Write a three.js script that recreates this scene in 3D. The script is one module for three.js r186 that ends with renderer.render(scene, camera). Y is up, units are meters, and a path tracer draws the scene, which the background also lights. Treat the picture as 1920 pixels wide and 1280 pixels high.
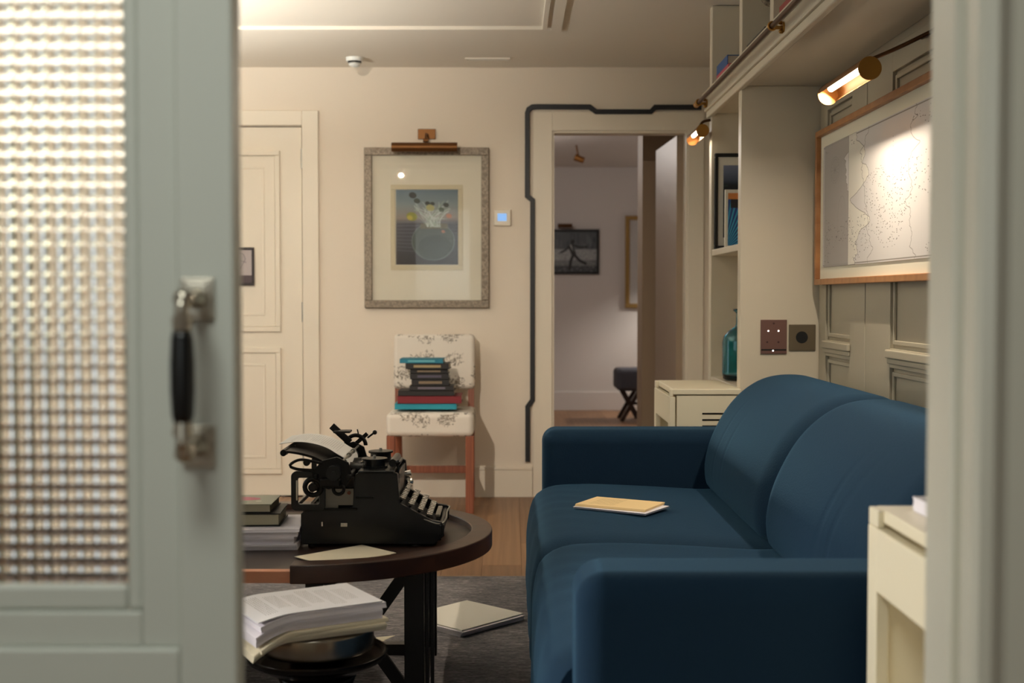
import * as THREE from 'three';
import { RoundedBoxGeometry } from 'three/addons/geometries/RoundedBoxGeometry.js';
import { mergeGeometries, mergeVertices } from 'three/addons/utils/BufferGeometryUtils.js';
import { RectAreaLightUniformsLib } from 'three/addons/lights/RectAreaLightUniformsLib.js';

// ------------------------------------------------------------------ camera, sky, large lights, exposure
const scene = new THREE.Scene();
const camera = new THREE.PerspectiveCamera(30.47, 1920 / 1280, 0.05, 60);
camera.position.set(0, 1.126, 0);
camera.rotation.set(-0.0357, 0, 0);
camera.focus = 3.9;
camera.userData.fStop = 3.4;
scene.background = new THREE.Color(0.32, 0.37, 0.41);
const renderer = new THREE.WebGLRenderer({ antialias: true });
renderer.toneMapping = THREE.LinearToneMapping;
renderer.toneMappingExposure = 1.0;
renderer.shadowMap.enabled = true;
RectAreaLightUniformsLib.init();

// light intensities: left window, rear window, near ceiling panel, map lamp, shelf lamp, hall floor lamp, added hall globe, wall washer, added upward lamp, added reading lamp, tall left window
const LI = [0.9, 1.4, 15.6, 560, 20, 7, 1.95, 25, 14, 16, 0.8];
function areaLight(color, intensity, w, h, pos, target) {
  const l = new THREE.RectAreaLight(color, intensity, w, h);
  l.position.set(...pos);
  l.lookAt(...target);
  l.name = 'area_light';
  scene.add(l);
  return l;
}
const DAY = new THREE.Color(0.9, 0.97, 1.0);
// daylight through the living room's left window
areaLight(DAY, LI[0], 1.5, 1.2, [-2.56, 1.5, -2.7], [0, 1.3, -2.7]);
areaLight(DAY, LI[10], 0.8, 1.7, [-2.56, 1.1, -6.0], [0, 1.1, -6.0]);
// daylight through the window behind the camera
areaLight(new THREE.Color(0.93, 1.0, 0.95), LI[1], 1.2, 1.2, [-0.75, 1.55, 2.35], [-0.2, 1.2, -1.3]);
// square ceiling light in the room the camera stands in
areaLight(new THREE.Color(0.95, 1.0, 0.93), LI[2], 0.56, 0.56, [-0.45, 2.352, -0.25], [-0.45, 0, -0.25]);

const CEIL = 2.4, FAR = 7.02, XW = 1.19, XL = -2.6;

// ------------------------------------------------------------------ helpers
let seed = 7;
const rnd = () => { seed = (seed * 1664525 + 1013904223) >>> 0; return seed / 4294967296; };
const rr = (a, b) => a + (b - a) * rnd();
const V = (x, y, z) => new THREE.Vector3(x, y, z);
const names = new Map();
function numbered(n) { const k = names.get(n) ?? 0; names.set(n, k + 1); return k ? `${n}_${String(k).padStart(3, '0')}` : n; }
function sh(m) { m.castShadow = true; m.receiveShadow = true; return m; }
function thing(name, label, category, pos = [0, 0, 0], turn = 0, group) {
  const o = new THREE.Group(); o.name = numbered(name); o.position.set(...pos); o.rotation.y = turn;
  o.userData = { label, category }; if (group) o.userData.group = group;
  scene.add(o); return o;
}
function part(name, geo, mat, parent, label) {
  const m = sh(new THREE.Mesh(Array.isArray(geo) ? merge(geo) : geo, mat)); m.name = name; parent.add(m);
  if (label) m.userData.label = label;
  return m;
}
function solo(name, geo, mat, label, category, pos = [0, 0, 0], turn = 0, group) {
  const m = sh(new THREE.Mesh(Array.isArray(geo) ? merge(geo) : geo, mat)); m.name = numbered(name); m.position.set(...pos); m.rotation.y = turn;
  m.userData = { label, category }; if (group) m.userData.group = group;
  scene.add(m); return m;
}
function struct(name, label, category) {
  const o = new THREE.Group(); o.name = name; o.userData = { kind: 'structure', label, category }; scene.add(o); return o;
}
function structMesh(name, geo, mat, label, category) {
  const m = sh(new THREE.Mesh(Array.isArray(geo) ? merge(geo) : geo, mat)); m.name = name;
  m.userData = { kind: 'structure', label, category }; scene.add(m); return m;
}
function merge(list) {
  return mergeGeometries(list.map((g) => {
    const h = g.index ? g.toNonIndexed() : g.clone();
    for (const k of Object.keys(h.attributes)) if (!['position', 'normal', 'uv'].includes(k)) h.deleteAttribute(k);
    return h;
  }), false);
}
// uv in metres by the dominant direction of each face
function boxUV(g, swap = false) {
  const h = g.index ? g.toNonIndexed() : g;
  const p = h.attributes.position, uv = new Float32Array(p.count * 2);
  const a = V(), b = V(), c = V(), n = V();
  for (let i = 0; i < p.count; i += 3) {
    a.fromBufferAttribute(p, i); b.fromBufferAttribute(p, i + 1); c.fromBufferAttribute(p, i + 2);
    n.copy(b).sub(a).cross(c.clone().sub(a));
    const ax = Math.abs(n.x), ay = Math.abs(n.y), az = Math.abs(n.z);
    [a, b, c].forEach((q, j) => {
      let u, v;
      if (ay >= ax && ay >= az) { u = q.x; v = q.z; } else if (ax >= az) { u = q.z; v = q.y; } else { u = q.x; v = q.y; }
      if (swap) [u, v] = [v, u];
      uv[(i + j) * 2] = u; uv[(i + j) * 2 + 1] = v;
    });
  }
  h.setAttribute('uv', new THREE.BufferAttribute(uv, 2));
  return h;
}
const box = (x0, x1, y0, y1, d0, d1) => boxUV(new THREE.BoxGeometry(x1 - x0, y1 - y0, d1 - d0).translate((x0 + x1) / 2, (y0 + y1) / 2, -(d0 + d1) / 2));
function rbox(x0, x1, y0, y1, d0, d1, r = 0.004, s = 2) {
  return boxUV(new RoundedBoxGeometry(x1 - x0, y1 - y0, d1 - d0, s, Math.min(r, (x1 - x0) / 2.01, (y1 - y0) / 2.01, (d1 - d0) / 2.01)).translate((x0 + x1) / 2, (y0 + y1) / 2, -(d0 + d1) / 2));
}
const bx = (w, h, d, x = 0, y = 0, z = 0, r = 0) => boxUV((r ? new RoundedBoxGeometry(w, h, d, 2, r) : new THREE.BoxGeometry(w, h, d)).translate(x, y, z));
function cyl(r0, r1, a, b, seg = 20, open = false) {
  const A = V(...a), B = V(...b), L = A.distanceTo(B);
  const g = new THREE.CylinderGeometry(r1, r0, L, seg, 1, open);
  g.applyQuaternion(new THREE.Quaternion().setFromUnitVectors(V(0, 1, 0), B.clone().sub(A).normalize()));
  return g.translate((A.x + B.x) / 2, (A.y + B.y) / 2, (A.z + B.z) / 2);
}
const tube = (pts, r, n = 40, seg = 8) => new THREE.TubeGeometry(new THREE.CatmullRomCurve3(pts.map((p) => V(...p))), n, r, seg, false);
function bar(a, b, w, h, up = V(0, 0, 1)) { // square bar from a to b
  const A = V(...a), B = V(...b), dir = B.clone().sub(A), L = dir.length(); dir.normalize();
  const g = new THREE.BoxGeometry(w, L, h); const side = dir.clone().cross(up).normalize(); const n2 = side.clone().cross(dir).normalize();
  g.applyMatrix4(new THREE.Matrix4().makeBasis(side, dir, n2));
  return boxUV(g.translate((A.x + B.x) / 2, (A.y + B.y) / 2, (A.z + B.z) / 2));
}
const lathe = (pts, seg = 40) => new THREE.LatheGeometry(pts.map(([r, y]) => new THREE.Vector2(r, y)), seg);
// wall slab in the x-y plane with rectangular holes, from depth d0 to d1
function slabXY(x0, x1, y0, y1, holes, d0, d1) {
  const s = new THREE.Shape([[x0, y0], [x1, y0], [x1, y1], [x0, y1]].map((p) => new THREE.Vector2(...p)));
  for (const [a, b, c, e] of holes) s.holes.push(new THREE.Path([[a, c], [a, e], [b, e], [b, c]].map((p) => new THREE.Vector2(...p))));
  return boxUV(new THREE.ExtrudeGeometry(s, { depth: d1 - d0, bevelEnabled: false }).translate(0, 0, -d1));
}
// wall slab in the depth-height plane with holes, from X x0 to x1
function slabDY(d0, d1, y0, y1, holes, x0, x1) {
  const s = new THREE.Shape([[d0, y0], [d1, y0], [d1, y1], [d0, y1]].map((p) => new THREE.Vector2(...p)));
  for (const [a, b, c, e] of holes) s.holes.push(new THREE.Path([[a, c], [a, e], [b, e], [b, c]].map((p) => new THREE.Vector2(...p))));
  const g = new THREE.ExtrudeGeometry(s, { depth: x1 - x0, bevelEnabled: false }); // (d,y,t) -> (x0+t, y, -d)
  g.applyMatrix4(new THREE.Matrix4().set(0, 0, 1, x0, 0, 1, 0, 0, -1, 0, 0, 0, 0, 0, 0, 1));
  return boxUV(g);
}

// ------------------------------------------------------------------ textures
const lat = (() => { const t = []; let s = 99; for (let i = 0; i < 65536; i++) { s = (s * 1664525 + 1013904223) >>> 0; t.push(s / 4294967296); } return t; })();
function vnoise(x, y, px, py, o = 0) { // tileable value noise
  const xi = Math.floor(x), yi = Math.floor(y), fx = x - xi, fy = y - yi;
  const g = (i, j) => lat[((((i % px) + px) % px) * 131 + (((j % py) + py) % py) * 517 + o * 7919) & 65535];
  const u = fx * fx * (3 - 2 * fx), v = fy * fy * (3 - 2 * fy);
  return (g(xi, yi) * (1 - u) + g(xi + 1, yi) * u) * (1 - v) + (g(xi, yi + 1) * (1 - u) + g(xi + 1, yi + 1) * u) * v;
}
function fbm(u, v, fx, fy, oct = 4, o = 0) { let s = 0, a = 0.5, n = 0; for (let k = 0; k < oct; k++) { s += a * vnoise(u * fx, v * fy, fx, fy, o + k); n += a; a *= 0.5; fx *= 2; fy *= 2; } return s / n; }
function dataTex(w, h, f, size = [1, 1], srgb = true) {
  const d = new Uint8Array(w * h * 4);
  for (let j = 0; j < h; j++) for (let i = 0; i < w; i++) { const c = f(i / w, j / h, i, j); for (let k = 0; k < 3; k++) d[(j * w + i) * 4 + k] = Math.max(0, Math.min(255, c[k] ?? c[0])); d[(j * w + i) * 4 + 3] = 255; }
  const t = new THREE.DataTexture(d, w, h); t.wrapS = t.wrapT = THREE.RepeatWrapping; t.magFilter = THREE.LinearFilter; t.minFilter = THREE.LinearMipmapLinearFilter; t.generateMipmaps = true;
  t.repeat.set(1 / size[0], 1 / size[1]); if (srgb) t.colorSpace = THREE.SRGBColorSpace; t.needsUpdate = true; return t;
}
function canvasTex(w, h, draw) {
  const c = document.createElement('canvas'); c.width = w; c.height = h; draw(c.getContext('2d'), w, h);
  const t = new THREE.CanvasTexture(c); t.colorSpace = THREE.SRGBColorSpace; return t;
}
const mix = (a, b, t) => a.map((x, i) => x + (b[i] - x) * t);
const grayTex = (w, h, f, size) => dataTex(w, h, (u, v, i, j) => { const g = f(u, v, i, j) * 255; return [g, g, g]; }, size, false);
const plasterBump = grayTex(256, 256, (u, v) => fbm(u, v, 10, 10, 4), [0.6, 0.6]);
const fineBump = grayTex(256, 256, (u, v) => fbm(u, v, 64, 64, 2), [0.2, 0.2]);
const weaveBump = grayTex(128, 128, (u, v, i, j) => 0.5 + 0.25 * Math.sin(i * Math.PI / 4) * Math.sin(j * Math.PI / 4) + 0.25 * fbm(u, v, 32, 32, 2), [0.05, 0.05]);
function woodTex(c0, c1, o, size = [0.25, 1.6], long = 'v') {
  return dataTex(256, 256, (u, v) => { const [a, b] = long === 'v' ? [u, v] : [v, u]; const g = 0.5 * fbm(a, b, 24, 2, 4, o) + 0.35 * (0.5 + 0.5 * Math.sin(34 * a + 9 * fbm(a, b, 3, 2, 3, o + 9))) + 0.15 * fbm(a, b, 90, 6, 2, o + 4); return mix(c0, c1, g); }, size);
}

// ------------------------------------------------------------------ materials
const std = (o) => new THREE.MeshStandardMaterial(o);
const phys = (o) => new THREE.MeshPhysicalMaterial(o);
const M = {};
M.wall = std({ color: 0xe2d6c5, roughness: 0.75, bumpMap: plasterBump, bumpScale: 0.0008 });
M.ceiling = std({ color: 0xe0d8ca, roughness: 0.85, bumpMap: plasterBump, bumpScale: 0.0006 });
M.trim = std({ color: 0xe4dac8, roughness: 0.42, bumpMap: fineBump, bumpScale: 0.0001 });
M.sageWall = std({ color: 0x8f9180, roughness: 0.8, bumpMap: plasterBump, bumpScale: 0.0008 });
M.grayWall = std({ color: 0xcfc9c4, roughness: 0.8, bumpMap: plasterBump, bumpScale: 0.0008 });
M.doorPaint = std({ color: 0xc8cac0, roughness: 0.38, bumpMap: fineBump, bumpScale: 0.00015 });
M.jambPaint = std({ color: 0xcfccbd, roughness: 0.3, bumpMap: fineBump, bumpScale: 0.00012 });
M.panel = std({ color: 0xb2a995, roughness: 0.45, bumpMap: fineBump, bumpScale: 0.0001 });
M.bookcase = std({ color: 0xddd2bd, roughness: 0.42, bumpMap: fineBump, bumpScale: 0.0001 });
M.cream = std({ color: 0xeee4c9, roughness: 0.4, bumpMap: fineBump, bumpScale: 0.0001 });
M.black = std({ color: 0x0b0b0c, roughness: 0.5 });
M.trimBlack = std({ color: 0x14161a, roughness: 0.45 });
M.brass = std({ color: 0xb98b4a, metalness: 0.95, roughness: 0.32 });
M.brassDark = std({ color: 0x8a5f33, metalness: 0.9, roughness: 0.42 });
M.brassOld = std({ color: 0x6b4726, metalness: 0.8, roughness: 0.45 });
M.bronze = std({ color: 0x54381f, metalness: 0.75, roughness: 0.4 });
M.chrome = std({ color: 0xd8d4cc, metalness: 1, roughness: 0.22 });
M.nickel = std({ color: 0xbdb5a6, metalness: 1, roughness: 0.28 });
M.steel = std({ color: 0x9a9890, metalness: 0.9, roughness: 0.35 });
M.darkSteel = std({ color: 0x9a9184, metalness: 0.95, roughness: 0.24 });
M.paper = std({ color: 0xe9e5da, roughness: 0.85 });
M.paperWhite = std({ color: 0xebe6ee, roughness: 0.85 });
M.paperCream = std({ color: 0xe2d8bf, roughness: 0.85 });
M.paperYellow = std({ color: 0xe6c893, roughness: 0.85 });
const floorTones = [0, 1, 2, 3].map((k) => std({ map: woodTex([112 + k * 6, 80 + k * 5, 54 + k * 4], [146 + k * 5, 108 + k * 5, 76 + k * 4], 20 + k * 31, [0.2, 1.9]), roughness: 0.42, bumpMap: fineBump, bumpScale: 0.0001 }));
M.redWood = std({ map: woodTex([112, 58, 38], [166, 100, 70], 61, [0.08, 0.6]), roughness: 0.45 });
M.darkWood = std({ map: woodTex([34, 22, 17], [58, 38, 29], 77, [0.3, 0.9], 'h'), roughness: 0.36 });
M.rimWood = std({ map: woodTex([48, 28, 20], [78, 48, 34], 88, [0.3, 0.5], 'h'), roughness: 0.33 });
M.lightWood = std({ map: woodTex([196, 124, 92], [224, 158, 122], 91, [0.2, 0.5], 'h'), roughness: 0.4 });
M.oakFrame = std({ map: woodTex([150, 96, 52], [192, 136, 84], 95, [0.1, 0.7], 'h'), roughness: 0.4 });
M.goldFrame = std({ color: 0x9a7a45, metalness: 0.45, roughness: 0.45 });
M.velvet = phys({ color: new THREE.Color(0.011, 0.028, 0.054), roughness: 0.9, specularIntensity: 0.12, sheen: 1, sheenRoughness: 0.85, sheenColor: new THREE.Color(0.11, 0.26, 0.41), bumpMap: fineBump, bumpScale: 0.0004 });
M.tableBlack = std({ color: 0x0c0b0b, roughness: 0.38 });
M.glossBlack = std({ color: 0x17130f, metalness: 0.6, roughness: 0.2 });
M.enamel = std({ color: 0x090909, roughness: 0.28 });
M.typeMetal = std({ color: 0x1a1816, metalness: 0.6, roughness: 0.4 });
M.typeGrey = std({ color: 0xa39b8c, metalness: 0.1, roughness: 0.5 });
M.keyTop = std({ color: 0x756d60, roughness: 0.3 });
M.rubber = std({ color: 0x141312, roughness: 0.7 });
M.rug = std({
  map: dataTex(512, 512, (u, v) => { const s = fbm(u, v, 30, 180, 3, 3), t = fbm(u, v, 120, 256, 2, 11), l = fbm(u, v, 5, 6, 2, 21); const g = 0.45 * s + 0.35 * t + 0.2 * l; return mix([56, 56, 62], [186, 178, 176], Math.pow(g, 1.5) * 1.25); }, [0.9, 0.9]),
  roughness: 0.95, bumpMap: grayTex(256, 256, (u, v) => fbm(u, v, 24, 100, 3, 5), [0.3, 0.3]), bumpScale: 0.004 });
M.greyFabric = std({ color: 0x4a4a52, roughness: 0.95, bumpMap: weaveBump, bumpScale: 0.0004 });
M.toile = std({
  map: canvasTex(512, 512, (c, w, h) => {
    c.fillStyle = '#e0d8cc'; c.fillRect(0, 0, w, h); let s = 5; const q = () => { s = (s * 1664525 + 1013904223) >>> 0; return s / 4294967296; };
    for (let m = 0; m < 16; m++) {
      const X = q() * w, Y = q() * h;
      for (let k = 0; k < 70; k++) {
        const a = q() * 6.283, r = Math.pow(q(), 0.7) * 46; c.save(); c.translate(X + Math.cos(a) * r * 1.3, Y + Math.sin(a) * r); c.rotate(q() * 6.28);
        c.globalAlpha = 0.4 + 0.45 * q(); c.fillStyle = q() < 0.5 ? '#766d62' : '#958b7f'; c.beginPath(); c.ellipse(0, 0, 3 + q() * 9, 1.5 + q() * 3.5, 0, 0, 7); c.fill(); c.restore();
      }
      c.globalAlpha = 0.5; c.strokeStyle = '#8a8175'; c.lineWidth = 2;
      for (let k = 0; k < 5; k++) { c.beginPath(); c.moveTo(X, Y); c.quadraticCurveTo(X + (q() - 0.5) * 80, Y + (q() - 0.5) * 80, X + (q() - 0.5) * 130, Y + (q() - 0.5) * 120); c.stroke(); }
    }
  }), roughness: 0.9, bumpMap: weaveBump, bumpScale: 0.0003 });
M.toile.map.wrapS = M.toile.map.wrapT = THREE.RepeatWrapping; M.toile.map.repeat.set(1 / 0.42, 1 / 0.42);
M.pages = std({ map: dataTex(64, 128, (u, v) => { const g = 0.78 + 0.22 * fbm(u, v, 2, 64, 2, 8); return [226 * g, 216 * g, 196 * g]; }, [0.2, 0.03]), roughness: 0.9 });
M.clearGlass = phys({ color: 0xffffff, roughness: 0, transmission: 1, thickness: 0, ior: 1.5 });
M.reeded = phys({ color: 0xffffff, roughness: 0.03, transmission: 1, thickness: 0.006, ior: 1.5, attenuationColor: new THREE.Color(0.86, 0.95, 0.9), attenuationDistance: 0.06 });
M.vase = phys({ color: 0xffffff, roughness: 0.05, transmission: 1, thickness: 0.005, ior: 1.5, attenuationColor: new THREE.Color(0.02, 0.36, 0.5), attenuationDistance: 0.012 });

// lettering helpers for flat print
function textLines(c, x, y, w, n, lh, col = '#55504a', size = 9, rag = 0.3) {
  c.fillStyle = col; c.font = `${size}px serif`; let s = 31 + n; const q = () => { s = (s * 1664525 + 1013904223) >>> 0; return s / 4294967296; };
  for (let i = 0; i < n; i++) { let cx = x; const end = x + w * (1 - rag * q() * (i % 5 === 4 ? 2 : 0.4)); while (cx < end) { const l = 6 + q() * 26; c.fillRect(cx, y + i * lh, Math.min(l, end - cx), size * 0.22); cx += l + 5; } }
}
const pageTex = canvasTex(512, 724, (c, w, h) => { c.fillStyle = '#e6e4e2'; c.fillRect(0, 0, w, h); for (let b = 0; b < 6; b++) textLines(c, 70 + (b % 2) * 26, 70 + b * 100, 360 - (b % 3) * 60, 6, 13, '#8d8a88', 14); });
const yellowPageTex = canvasTex(512, 256, (c, w, h) => { c.fillStyle = '#e8cb96'; c.fillRect(0, 0, w, h); c.save(); c.rotate(0); for (let i = 0; i < 17; i++) { c.fillStyle = '#a98d62'; for (let y = 30; y < 210; y += 16) c.fillRect(70 + i * 11, y, 3.2, 8 + ((i * 7 + y) % 6)); } c.restore(); });
M.pageText = std({ map: pageTex, roughness: 0.85 });
M.yellowPage = std({ map: yellowPageTex, roughness: 0.85 });

// ------------------------------------------------------------------ floor (boards as parts)
{
  const floor = struct('floor', 'warm brown oak floor boards running into the room', 'floor');
  part('subfloor', [box(XL - 0.1, XW + 0.12, -0.12, -0.02, 1.3, FAR), box(-1.0, 3.0, -0.12, -0.02, FAR, 12.6)], M.rubber, floor);
  const wid = 0.165, lens = [1.2, 1.45, 1.7];
  const geos = lens.map((l) => boxUV(new RoundedBoxGeometry(wid - 0.001, 0.02, l - 0.001, 1, 0.0006)));
  const lay = (x0, x1, d0, d1) => {
    for (let i = 0, x = x0; x < x1 - 0.01; x += wid, i++) {
      let d = d0; let k = Math.floor(rr(0, 3)); let first = true;
      while (d < d1 - 0.02) {
        let l = lens[k % 3]; if (first) l *= rr(0.3, 1); if (d + l > d1) l = d1 - d; const full = Math.abs(l - lens[k % 3]) < 1e-6;
        const m = part('plank', full ? geos[k % 3] : boxUV(new RoundedBoxGeometry(Math.min(wid, x1 - x) - 0.001, 0.02, Math.max(l - 0.001, 0.02), 1, 0.0006)), floorTones[Math.floor(rr(0, 4))], floor);
        const w = full ? wid : Math.min(wid, x1 - x);
        m.position.set(x + w / 2, -0.01, -(d + l / 2)); if (rnd() < 0.5) m.rotation.y = Math.PI;
        d += l; k++; first = false;
      }
    }
  };
  lay(XL, XW - 0.01, 1.43, FAR + 0.1);
  lay(-0.45, 1.7, FAR + 0.1, 12.4);
}
// floor of the room the camera stands in
structMesh('floor_near', box(-2.2, 2.2, -0.1, 0, -2.5, 1.42), floorTones[1], 'wooden floor on the near side of the doorway', 'floor');

// ------------------------------------------------------------------ walls and ceiling
const HX0 = 0.224, HX1 = 0.982, HTOP = 1.126 + 309 / 2350 * FAR; // far doorway
structMesh('wall_far', slabXY(XL - 0.1, 1.4, 0, CEIL, [[HX0, HX1, -0.0, HTOP], [-2.0, -1.17, 0.0, 2.075]], FAR, FAR + 0.12), M.wall, 'cream plaster far wall with a doorway and a white door', 'wall');
structMesh('wall_left', slabDY(1.3, FAR + 0.1, 0, CEIL, [[1.9, 3.5, 0.85, 2.15], [5.5, 6.5, 0.15, 2.1]], XL - 0.14, XL), M.sageWall, 'grey-green wall with two windows left of the view', 'wall');
structMesh('wall_near', [slabXY(-2.6, 1.35, 0, CEIL, [[-1.13, 0.5, 0, 2.12]], 1.3, 1.42)], M.wall, 'partition wall around the double doorway in the foreground', 'wall');
{
  const c = struct('ceiling', 'cream ceiling with a raised moulding border', 'ceiling');
  part('ceiling_board', box(XL - 0.1, 1.35, CEIL, CEIL + 0.1, 1.3, FAR + 0.12), M.ceiling, c);
  const ring = (x0, x1, d0, d1, w, h) => [box(x0, x1, CEIL - h, CEIL, d1 - w, d1), box(x0, x1, CEIL - h, CEIL, d0, d0 + w), box(x1 - w, x1, CEIL - h, CEIL, d0 + w, d1 - w), box(x0, x0 + w, CEIL - h, CEIL, d0 + w, d1 - w)];
  part('moulding', ring(-2.2, 0.235, 1.9, 6.05, 0.05, 0.012), M.ceiling, c);
  part('moulding', ring(-2.13, 0.165, 1.97, 5.98, 0.022, 0.016), M.ceiling, c);
}
// room behind the camera
structMesh('wall_back', slabXY(-2.2, 2.2, 0, 2.5, [[-1.4, -0.1, 0.9, 2.2]], -2.52, -2.4), M.grayWall, 'wall with a window behind the camera', 'wall');
structMesh('wall_near_left', box(-2.3, -2.2, 0, 2.5, -2.52, 1.3), M.grayWall, 'left wall of the camera side room', 'wall');
structMesh('wall_near_right', box(2.2, 2.3, 0, 2.5, -2.52, 1.3), M.grayWall, 'right wall of the camera side room', 'wall');
structMesh('ceiling_near', box(-2.3, 2.3, 2.4, 2.5, -2.52, 1.3), M.grayWall, 'ceiling of the camera side room', 'ceiling');
// windows
function windowAt(name, geoFrame, geoPane, label) { const w = struct(name, label, 'window'); part('window_frame', geoFrame, M.trim, w); part('pane', geoPane, M.clearGlass, w); }
windowAt('window_1', [box(XL - 0.1, XL - 0.04, 0.85, 2.15, 1.9, 1.96), box(XL - 0.1, XL - 0.04, 0.85, 2.15, 3.44, 3.5), box(XL - 0.1, XL - 0.04, 0.85, 0.91, 1.96, 3.44), box(XL - 0.1, XL - 0.04, 2.09, 2.15, 1.96, 3.44), box(XL - 0.1, XL - 0.04, 0.91, 2.09, 2.67, 2.73)],
  box(XL - 0.075, XL - 0.069, 0.91, 2.09, 1.96, 3.44), 'white casement window in the left wall');
windowAt('window_3', [box(XL - 0.1, XL - 0.04, 0.15, 2.1, 5.5, 5.56), box(XL - 0.1, XL - 0.04, 0.15, 2.1, 6.44, 6.5), box(XL - 0.1, XL - 0.04, 0.15, 0.21, 5.56, 6.44), box(XL - 0.1, XL - 0.04, 2.04, 2.1, 5.56, 6.44), box(XL - 0.1, XL - 0.04, 1.1, 1.16, 5.56, 6.44)],
  box(XL - 0.075, XL - 0.069, 0.21, 2.04, 5.56, 6.44), 'tall glazed window in the left wall seen blurred through the reeded glass');
windowAt('window_2', [box(-1.4, -1.34, 0.9, 2.2, -2.5, -2.44), box(-0.16, -0.1, 0.9, 2.2, -2.5, -2.44), box(-1.34, -0.16, 0.9, 0.96, -2.5, -2.44), box(-1.34, -0.16, 2.14, 2.2, -2.5, -2.44)],
  box(-1.34, -0.16, 0.96, 2.14, -2.475, -2.469), 'white window behind the camera');
// hall beyond the far doorway
const HB = 12.4;
structMesh('wall_hall_back', box(-0.6, 3.0, 0, CEIL, HB, HB + 0.12), M.grayWall, 'pale grey wall at the end of the hall', 'wall');
structMesh('wall_hall_left', box(-0.57, -0.45, 0, CEIL, FAR + 0.12, HB), M.grayWall, 'left wall of the hall', 'wall');
structMesh('wall_hall_right', [box(1.05, 1.17, 0, CEIL, FAR + 0.12, 8.0)], M.grayWall, 'right wall of the hall behind the open door', 'wall');
structMesh('wall_hall_return', box(0.83, 1.25, 0, CEIL, 8.0, 8.3), std({ color: 0x9c866d, roughness: 0.6, bumpMap: plasterBump, bumpScale: 0.0006 }), 'brown wall return, darker than the other hall walls, beside the open hall door', 'wall');
structMesh('wall_hall_room', box(2.6, 2.72, 0, CEIL, 8.3, HB), M.grayWall, 'right wall of the hall beyond the return', 'wall');
structMesh('wall_hall_side', box(1.25, 2.72, 0, CEIL, 8.2, 8.3), M.grayWall, 'near wall of the hall behind the return', 'wall');
structMesh('ceiling_hall', box(-0.6, 2.72, CEIL, CEIL + 0.1, FAR + 0.12, HB + 0.12), M.grayWall, 'pale ceiling of the hall', 'ceiling');
structMesh('baseboard_hall', rbox(-0.45, 2.6, 0, 0.185, HB - 0.015, HB, 0.004), M.grayWall, 'pale baseboard along the hall wall', 'baseboard');

// baseboard on the far wall
{
  const b = struct('baseboard_far', 'tall cream baseboard along the far wall', 'baseboard');
  part('board', [rbox(-1.07, 0.115, 0, 0.165, FAR - 0.014, FAR, 0.003), rbox(-1.07, 0.115, 0.155, 0.172, FAR - 0.02, FAR, 0.003)], M.trim, b);
  part('board', [rbox(1.06, XW, 0, 0.165, FAR - 0.014, FAR, 0.003)], M.trim, b);
}
// far doorway casing (plain flat boards)
{
  const t = struct('trim_1', 'flat cream casing around the far doorway', 'door casing');
  part('board', rbox(0.118, HX0, 0, HTOP + 0.105, FAR - 0.012, FAR, 0.002), M.trim, t);
  part('board', rbox(HX0, HX1, HTOP, HTOP + 0.105, FAR - 0.012, FAR, 0.002), M.trim, t);
  part('board', rbox(HX1, 1.07, 0, HTOP + 0.105, FAR - 0.012, FAR, 0.002), M.trim, t);
  part('jamb', [box(HX0 - 0.002, HX0 + 0.012, 0, HTOP, FAR, FAR + 0.12), box(HX1 - 0.012, HX1 + 0.002, 0, HTOP, FAR, FAR + 0.12), box(HX0 + 0.012, HX1 - 0.012, HTOP - 0.012, HTOP + 0.002, FAR, FAR + 0.12)], M.trim, t);
}
// far left door
function panelFrame(x0, x1, y0, y1, d, w, h) { return [rbox(x0, x1, y0, y0 + w, d - h, d, 0.003), rbox(x0, x1, y1 - w, y1, d - h, d, 0.003), rbox(x0, x0 + w, y0 + w, y1 - w, d - h, d, 0.003), rbox(x1 - w, x1, y0 + w, y1 - w, d - h, d, 0.003)]; }
{
  const t = struct('trim_2', 'cream casing around the closed white door', 'door casing');
  part('board', rbox(-1.168, -1.078, 0, 2.16, FAR - 0.018, FAR, 0.003), M.trim, t);
  part('board', rbox(-2.09, -2.002, 0, 2.16, FAR - 0.018, FAR, 0.003), M.trim, t);
  part('board', rbox(-2.002, -1.168, 2.078, 2.16, FAR - 0.018, FAR, 0.003), M.trim, t);
  const d = struct('door_1', 'closed cream panelled door in the far wall', 'door');
  part('leaf', rbox(-1.997, -1.174, 0.008, 2.07, FAR + 0.006, FAR + 0.046, 0.002), M.trim, d);
  const f = FAR + 0.006;
  for (const [y0, y1] of [[0.93, 1.94], [0.13, 0.84]]) {
    const p = part('panel', panelFrame(-1.86, -1.295, y0, y1, f, 0.028, 0.014), M.trim, d);
    part('inner_moulding', panelFrame(-1.76, -1.382, y0 + 0.09, y1 - 0.09, f, 0.012, 0.008), M.trim, p);
    part('field', rbox(-1.83, -1.325, y0 + 0.03, y1 - 0.03, f - 0.005, f, 0.002), M.trim, p);
  }
  for (const y of [1.895, 1.04, 0.25]) part('hinge', cyl(0.006, 0.006, [-1.171, y - 0.055, -(FAR - 0.002)], [-1.171, y + 0.055, -(FAR - 0.002)], 10), M.steel, d, 'steel butt hinge');
}
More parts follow.
